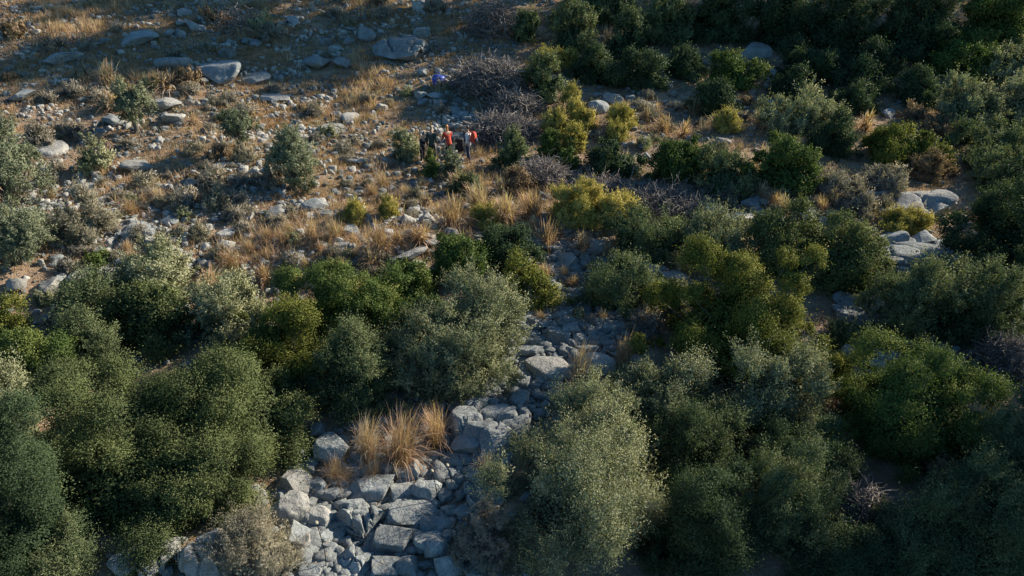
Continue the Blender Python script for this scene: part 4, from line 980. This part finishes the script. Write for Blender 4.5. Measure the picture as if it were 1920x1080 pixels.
def fieldmask(x, y):
    nz = fbm(x / 4.5, y / 4.5, s=21, o=3)
    f = sstep(1.5, -3, x) * sstep(0, 3, y - 27 - .2 * x) + .45 * np.exp(-((y - 27.5 - .22 * x) / 3) ** 2)
    return np.clip(f * (.25 + .9 * sstep(-.15, .25, nz)) + .10, 0, 1)
stuff_grass(30000, 14, STRAW, 'dry_grass', 31, .22, .014, fieldmask)
stuff_grass(6500, 24, DRY, 'orange_grass', 32, .58, .012, lambda x, y: np.clip(sstep(.12, .4, fbm(x / 3.0, y / 3.0, s=88, o=3)) * fieldmask(x, y) + 1.0 * np.exp(-((y - 28.6 - .25 * x) / 1.7) ** 2) * sstep(-13, -9, x) * sstep(3.5, 1.5, x), 0, 1))
stuff_grass(9000, 12, LM['dwarf'], 'dark_weeds', 33, .20, .016, lambda x, y: (1 - .6 * fieldmask(x, y)) * np.clip(.22 + .6 * sstep(.05, .3, fbm(x / 2.5, y / 2.5, s=48, o=3)), 0, 1))
stuff_grass(5200, 22, LM['rust'], 'brown_weeds', 35, .36, .010, lambda x, y: (1 - fieldmask(x, y)) * np.clip(.25 + .7 * sstep(-.1, .2, fbm(x / 2.0, y / 2.0, s=148, o=3)), 0, 1) * (1 - .8 * np.exp(-((x - np.interp(y, GP[:, 1], GP[:, 0])) / 1.5) ** 2) * (y < 27)))
stuff_grass(4200, 14, LM['grey'], 'green_weeds', 34, .20, .018, lambda x, y: np.clip(.08 + .6 * sstep(.15, .4, fbm(x / 2.8, y / 2.8, s=58, o=3)), 0, 1))

# ------------------------------------------------------------------ people
SKIN = plain('skin', (.45, .27, .19), .6, .08); BLACK = plain('black_cloth', (.02, .02, .024), .85); GREYC = plain('grey_cloth', (.22, .23, .26), .85)
DGREEN = plain('dark_green_cloth', (.03, .055, .05), .85); RED = plain('red_cloth', (.50, .055, .025), .8, .3); WHITE = plain('white_cloth', (.72, .66, .66), .8, .08)
NAVY = plain('navy_cloth', (.025, .03, .06), .85); HBLK = plain('black_hair', (.015, .012, .011), .5); HTAN = plain('sandy_hair', (.36, .25, .15), .6); HORG = plain('ginger_hair', (.55, .22, .07), .55)
BLUE = plain('blue_plastic', (.006, .05, .34), .5, .2, 5)
def skinmesh(name, pts, edges, radii, mat, sub=2, root=0):
    me = bpy.data.meshes.new('tmp'); me.from_pydata([tuple(p) for p in pts], edges, []); o = bpy.data.objects.new('tmp', me); COL.objects.link(o)
    o.modifiers.new('s', 'SKIN'); sv = me.skin_vertices[0].data if me.skin_vertices else None
    if sv is None:
        bm = bmesh.new(); bm.from_mesh(me); bm.verts.layers.skin.verify(); bm.to_mesh(me); bm.free(); sv = me.skin_vertices[0].data
    for i, r in enumerate(radii): sv[i].radius = (r, r) if not isinstance(r, tuple) else r; sv[i].use_root = (i == root)
    s = o.modifiers.new('u', 'SUBSURF'); s.levels = sub; s.render_levels = sub
    dg = bpy.context.evaluated_depsgraph_get(); dg.update(); m2 = bpy.data.meshes.new_from_object(o.evaluated_get(dg)); m2.name = name
    bpy.data.objects.remove(o); bpy.data.meshes.remove(me)
    m2.materials.clear(); m2.materials.append(mat)
    for p in m2.polygons: p.use_smooth = True
    return m2
def person(px, py, hgt, face, label, shirt, trou, hair, pose='stand', longhair=False, short=None):
    """face: heading angle of the person; built facing -Y, then turned"""
    g1 = at(px, py); k = hgt / 1.72
    crouch = pose == 'crouch'; lean = .0 if pose == 'stand' else .12
    hip = .92 if not crouch else .48
    sp = [(0, 0, hip), (0, -lean * .4, hip + .16), (0, -lean, hip + .34), (0, -lean * 1.2 - .0, hip + .52), (0, -lean * 1.5 - .01, hip + .60)]
    if crouch: sp = [(0, 0, hip), (0, -.08, hip + .15), (0, -.18, hip + .30), (0, -.26, hip + .46), (0, -.31, hip + .53)]
    nk = Vector(sp[-1])
    head = [nk + Vector((0, -.015, .09)), nk + Vector((0, -.03, .19)), nk + Vector((0, -.025, .25))]
    pts = [*sp, *head]; rad = [(.155, .12), (.13, .105), (.155, .11), (.13, .09), .05, (.07, .085), (.078, .1), (.055, .065)]
    ed = [(i, i + 1) for i in range(7)]
    parts = {}
    arms = {'stand': [((.19, .0, 0), (.23, -.02, -.28), (.21, -.16, -.48)), ((.19, 0, 0), (.24, .03, -.28), (.22, -.05, -.52))],
            'work': [((.19, 0, 0), (.25, -.12, -.24), (.12, -.33, -.26)), ((.19, 0, 0), (.25, -.05, -.27), (.16, -.27, -.36))],
            'crouch': [((.19, 0, 0), (.22, -.2, -.2), (.1, -.38, -.3)), ((.19, 0, 0), (.22, -.16, -.22), (.12, -.36, -.34))]}[pose]
    sh = Vector(sp[3]) + Vector((0, 0, -.02)); armc = []; hands = []
    for sgn, a in zip((-1, 1), arms):
        i0 = len(pts)
        q = [sh + Vector((sgn * v[0], v[1], v[2])) for v in a]; d = (q[2] - q[1]).normalized()
        palm = q[2] + d * .07
        pts += [q[0], q[1], q[2], palm]; rad += [.058, .045, .028, (.036, .018)]
        ed += [(3, i0), (i0, i0 + 1), (i0 + 1, i0 + 2), (i0 + 2, i0 + 3)]
        armc.append(q)
        sidev = d.cross(Vector((0, 1, .2))).normalized()
        for f in range(4):
            j = len(pts); o_ = sidev * (.03 - .02 * f); L = (.07, .08, .075, .06)[f]
            b1 = palm + d * .035 + o_; b2 = b1 + d * L * .55 + Vector((0, -.012, 0)); b3 = b2 + d * L * .4 + Vector((0, -.025, 0))
            pts += [b1, b2, b3]; rad += [.0095, .0085, .007]; ed += [(i0 + 3, j), (j, j + 1), (j + 1, j + 2)]
        j = len(pts); b1 = q[2] + d * .035 + sidev * .035; b2 = b1 + d * .03 + sidev * .025
        pts += [b1, b2]; rad += [.012, .009]; ed += [(i0 + 2, j), (j, j + 1)]
    legs = []
    for sgn in (-1, 1):
        i0 = len(pts)
        if crouch: q = [Vector((sgn * .1, 0, hip)), Vector((sgn * .2, -.38, .42)), Vector((sgn * .17, -.08, .1)), Vector((sgn * .2, -.24, .035))]
        else:
            f = .09 * sgn; q = [Vector((sgn * .1, 0, hip - .06)), Vector((sgn * .115, -.03 + f * .6, .49)), Vector((sgn * .12, .03 + f, .09)), Vector((sgn * .14, -.13 + f, .035))]
        pts += q; rad += [.088, .062, .042, (.045, .032)]
        ed += [(0, i0), (i0, i0 + 1), (i0 + 1, i0 + 2), (i0 + 2, i0 + 3)]; legs.append(q)
    # ground the feet
    root = ob('person', skinmesh('body', pts, ed, rad, SKIN), None, g1)
    root.scale = (k, k, k); root.rotation_euler = (0, 0, face); tag(root, label, 'person')
    # shirt: torso and sleeves
    P = [*sp[:4], Vector(sp[3]) + Vector((0, 0, .055))]; r_ = [(.172, .138), (.15, .125), (.175, .13), (.15, .112), .06]; E = [(0, 1), (1, 2), (2, 3), (3, 4)]
    P.insert(0, (0, 0.0, hip - .1)); r_.insert(0, (.175, .14)); E = [(i, i + 1) for i in range(5)]
    for q in armc:
        j = len(P); P += [q[0], q[1], q[1].lerp(q[2], .8)]; r_ += [.075, .06, .045]; E += [(4, j), (j, j + 1), (j + 1, j + 2)]
    ob('shirt', skinmesh('shirt', P, E, r_, shirt), root)
    P = [(0, 0, hip + .03), (0, 0, hip - .06)]; r_ = [(.165, .128), (.165, .13)]; E = [(0, 1)]
    for q in legs:
        j = len(P); P += [q[0] + Vector((0, 0, -.06)), q[1], q[1].lerp(q[2], .95)]; r_ += [.104, .08, .062]; E += [(1, j), (j, j + 1), (j + 1, j + 2)]
    ob('trousers', skinmesh('trousers', P, E, r_, trou), root)
    for q in legs:
        ob('shoe', skinmesh('shoe', [q[2] + Vector((0, .04, -.04)), q[2] + Vector((0, -.06, -.045)), q[3] + Vector((0, -.02, 0))], [(0, 1), (1, 2)], [.048, (.052, .048), (.045, .03)], BLACK), root)
    P = [head[0] + Vector((0, .05, -.0)), head[1] + Vector((0, .03, .02)), head[2] + Vector((0, .0, .01)), head[2] + Vector((0, -.05, -.01))]; r_ = [(.06, .045), (.09, .09), (.075, .085), (.05, .035)]; E = [(0, 1), (1, 2), (2, 3)]
    if longhair: P.append(head[0] + Vector((0, .07, -.12))); r_.append((.075, .03)); E.append((0, 4))
    ob('hair', skinmesh('hair', P, E, r_, hair), root)
    # face
    fc = head[1]
    bm = bmesh.new()
    for (x, z, s) in ((-.032, .02, .010), (.032, .02, .010)):
        bmesh.ops.create_icosphere(bm, subdivisions=1, radius=s, matrix=Matrix.Translation(fc + Vector((x, -.098, z))))
    bmesh.ops.create_icosphere(bm, subdivisions=1, radius=.014, matrix=Matrix.Translation(fc + Vector((0, -.065, -.075))) @ Matrix.Diagonal((1.8, .6, .4, 1)))
    me = bpy.data.meshes.new('face'); bm.to_mesh(me); bm.free(); me.materials.append(HBLK); ob('face', me, root)
    bm = bmesh.new(); bmesh.ops.create_icosphere(bm, subdivisions=2, radius=.017, matrix=Matrix.Translation(fc + Vector((0, -.108, -.015))) @ Matrix.Diagonal((.8, 1, 1.5, 1)))
    me = bpy.data.meshes.new('nose'); bm.to_mesh(me); bm.free(); me.materials.append(SKIN); ob('nose', me, root)
    if short: u, v, z = proj(g1 + np.array([0, 0, hgt / 2])); LAND.append((u, v, z, short))
    return root
# heading: 0 faces the camera, pi faces away
pA = person(793, 304, 1.4, .7, 'person in black and grey clothes bending at the left of the hiking group', BLACK, BLACK, HBLK, 'work', short='bending hiker in black')
pB = person(811, 304, 1.72, math.pi - .3, 'tall person in a dark green jacket with sandy hair, second from the left', DGREEN, BLACK, HTAN, 'stand', True, short='hiker in dark green')
pC = person(843, 302, 1.66, math.pi + .5, 'person with ginger hair in a bright red top among the hikers', RED, BLACK, HORG, 'work', True, short='hiker in red')
pD = person(879, 304, 1.72, -1.9, 'person in a white shirt and dark trousers carrying a red backpack', WHITE, NAVY, HBLK, 'stand', short='hiker in white')
def blob(name, S, seed, mat, sub=4, sq=.75):
    V, F = ICO[sub]; V = np.sign(V) * np.abs(V) ** sq; V = V * (1 + .07 * fbm(V[:, 0] * 2 + seed, V[:, 1] * 2, V[:, 2] * 2, s=seed, o=3))[:, None]
    return mk_mesh(name, V * np.array(S), F, None, [mat], True)
# red backpack on the back of the hiker in white
bp_ = bpy.data.objects.new('backpack', None); COL.objects.link(bp_)
u = np.array([math.sin(pD.rotation_euler.z), -math.cos(pD.rotation_euler.z), 0])   # facing direction
bp_.location = pD.location + Vector(tuple(-u * .24)) + Vector((0, 0, 1.26)) + Vector((.05, 0, 0)); bp_.rotation_euler = (0, 0, pD.rotation_euler.z)
tag(bp_, 'bright red backpack worn by the person in the white shirt', 'backpack')
ob('bag', blob('bag', (.18, .13, .27), 3, RED), bp_); o = ob('pocket', blob('pocket', (.13, .06, .1), 5, NAVY), bp_); o.location = (0, .13, -.12)
for s in (-1, 1):
    P = np.array([[[s * .1, -.05, .24], [s * .13, -.16, .27], [s * .14, -.33, .12], [s * .13, -.30, -.1], [s * .13, -.08, -.2]]]); V, F, _ = tubes(P, np.full((1, 5), .022), 6); ob('strap', mk_mesh('strap', V, F, None, [RED], True), bp_)
bag = bpy.data.objects.new('black_bag', None); COL.objects.link(bag); bag.location = at(862, 283); tag(bag, 'black rucksack standing between the persons in red and in white', 'bag')
o = ob('body', blob('body', (.24, .2, .34), 8, BLACK), bag); o.location = (0, 0, .3); o = ob('flap', blob('flap', (.22, .21, .1), 9, BLACK), bag); o.location = (0, 0, .58)
# blue barrel
q = at(822, 164); brl = bpy.data.objects.new('blue_container', None); COL.objects.link(brl); brl.location = q + np.array([0, 0, .16]); brl.scale = (1.15, 1.15, 1.15); tag(brl, 'bright blue rounded plastic container lying at the foot of the stone wall', 'container')
LAND.append((822, 158, depth(q), 'blue container'))
bm = bmesh.new(); prof = [(0, 0), (.2, 0), (.29, .03), (.33, .1), (.34, .25), (.36, .27), (.34, .29), (.33, .42), (.28, .5), (.12, .54), (.0, .545)]
vs = [bm.verts.new((r, 0, z)) for r, z in prof]; es = [bm.edges.new((a, b)) for a, b in zip(vs, vs[1:])]
bmesh.ops.spin(bm, geom=vs + es, axis=(0, 0, 1), cent=(0, 0, 0), steps=28, angle=2 * math.pi); bmesh.ops.remove_doubles(bm, verts=bm.verts, dist=1e-4)
me = bpy.data.meshes.new('drum'); bm.to_mesh(me); bm.free(); me.materials.append(BLUE)
for p in me.polygons: p.use_smooth = True
o = ob('drum', me, brl); o.rotation_euler = (0, math.radians(8), .3); o.location = (0, 0, -.03)
P = np.array([[[-.12, 0, .52], [-.08, 0, .6], [.08, 0, .6], [.12, 0, .52]]]); V, F, _ = tubes(P, np.full((1, 4), .02), 6); ob('handle', mk_mesh('handle', V, F, None, [BLUE], True), brl)

# ------------------------------------------------------------------ dry seed stalks standing in the gully
for (x, y0, y1, l) in ((612, 1070, 975, 'thin dry stalk with a pale round seed head in front of the broad layered slab'), (818, 945, 882, 'dry stalk with a pale seed head above the triangular boulder'),
                       (545, 1040, 1007, 'short dry stalk with a seed head by the bottom pale shrub'), (845, 915, 872, 'slender dry stalk right of the triangular boulder')):
    q = at(x, y0); d = depth(q); h = (y0 - y1) * d / FPX / .8; r = bpy.data.objects.new('dry_stalk', None); COL.objects.link(r); r.location = q; tag(r, l, 'dry stalk')
    P = np.array([[[0, 0, -.1], [.03, 0, h * .4], [-.02, .02, h * .75], [-.06, .0, h]]]); V, F, _ = tubes(P, np.array([[.012, .01, .009, .008]]), 5); ob('stem', mk_mesh('stem', V, F, None, [LM['pale']], True), r)
    V, F = ICO[3]; V = V * (1 + .25 * vnoise(V[:, 0] * 9, V[:, 1] * 9, V[:, 2] * 9))[:, None] * .045 + np.array([-.06, 0, h]); ob('seed_head', mk_mesh('seed_head', V, F, np.full(len(V), .8), [LM['pale']], True), r)

# ------------------------------------------------------------------ unseen tall trees added outside the picture to cast shade into it
def casts(x, y, r, h, kind, label, thin=.42, bare=.25):
    SEED[0] += 1; z = Tf(x, y)
    root = bpy.data.objects.new('shade_tree', None); COL.objects.link(root); root.location = (x, y, z); tag(root, label, 'tree', 'unseen trees added around the view to cast shade')
    hh = h * (1 - bare) / 2; lift = h * bare + hh
    V, F, tn, cen, lr = foliage(SEED[0], kind, r, r, hh, lift, 70, thin, lowcut=-.85)
    ob('foliage', mk_mesh('foliage', V, F, tn[0], [LM[kind]], cn=tn[1]), root)
    V, F = branches(SEED[0], cen, .16, lift, nmax=22, trunk_h=h * (bare + .2)); ob('trunk', mk_mesh('trunk', V, F, None, [BARK], True), root)
OFFS = []
OFFS = [(3, 60.5, 3.4, 19), (8, 61.5, 3.8, 21), (13, 63, 3.8, 22), (19, 64, 4, 20), (-2.5, 62.5, 2.4, 12), (6, 70, 3.6, 21), (13, 73, 4, 23),
        (21, 17, 2.8, 9), (19, 9.5, 2.6, 8), (23, 14, 3, 10), (19.5, 12.5, 2.4, 7), (24, 20.5, 2.8, 8), (50, 63, 4.5, 15), (43, 66, 4, 15), (36, 66, 4, 14), (29, 67, 3.8, 14)]
for i, (x, y, r, h) in enumerate(OFFS): casts(x, y, r, h, 'dark', 'unseen tall dark tree added beyond the right and upper edge to cast shade')

# ------------------------------------------------------------------ words for the many small things
ORD = ['nearest', 'second nearest', 'third nearest', 'fourth nearest', 'fifth nearest', 'sixth nearest', 'seventh nearest', 'eighth nearest', 'ninth nearest', 'tenth nearest', 'eleventh nearest', 'twelfth nearest']
def describe(items, cat, group, words):
    buckets = {}
    for it in items:
        o, px, py = it[0], it[1], it[2]
        L = min(LAND, key=lambda l: (l[0] - px) ** 2 + ((l[1] - py) * 1.5) ** 2)
        dx, dy = px - L[0], (py - L[1]) * 1.5
        dr = ('right of' if dx > 0 else 'left of') if abs(dx) > abs(dy) else ('below' if dy > 0 else 'above')
        buckets.setdefault((words(it), dr, L[3]), []).append((math.hypot(dx, dy), o))
    for (wd, dr, nm), lst in buckets.items():
        lst.sort(key=lambda t: t[0])
        for i, (_, o) in enumerate(lst):
            o['label'] = f'{wd} {dr} the {nm}' + (f', {ORD[min(i, 11)]} of its kind' if len(lst) > 1 else '')
            if len(o['label'].split()) > 16: o['label'] = o['label'].replace(' of its kind', '')
            o['category'] = cat; o['group'] = group
def rw(it):
    s = it[4]; sz = 'small' if s < .45 else 'medium' if s < .9 else 'large'
    shp = {'round': 'rounded', 'angular': 'angular', 'flat': 'flat', 'block': 'blocky', 'slab': 'layered'}[it[6]]
    return f'{sz} {it[5]} {shp} stone'
describe(AUTO, 'rock', 'limestone rocks on the slope', rw)
describe(GAUTO, 'grass tuft', 'dry grass tufts', lambda it: ('large' if it[4] > .9 else 'small') + ' dry orange tuft')
describe(DAUTO, 'shrub', 'dwarf shrubs on the stony slope', lambda it: ('large ' if it[4] > 1.1 else 'small ' if it[4] < .7 else 'mid-sized ') + it[5] + ' dwarf shrub')

# print('COUNTS rocks', len(AUTO), 'named', sum(1 for o in bpy.data.objects if o.name.startswith(('boulder','rock_slab'))), 'grass', len(GAUTO), 'dwarf', len(DAUTO))
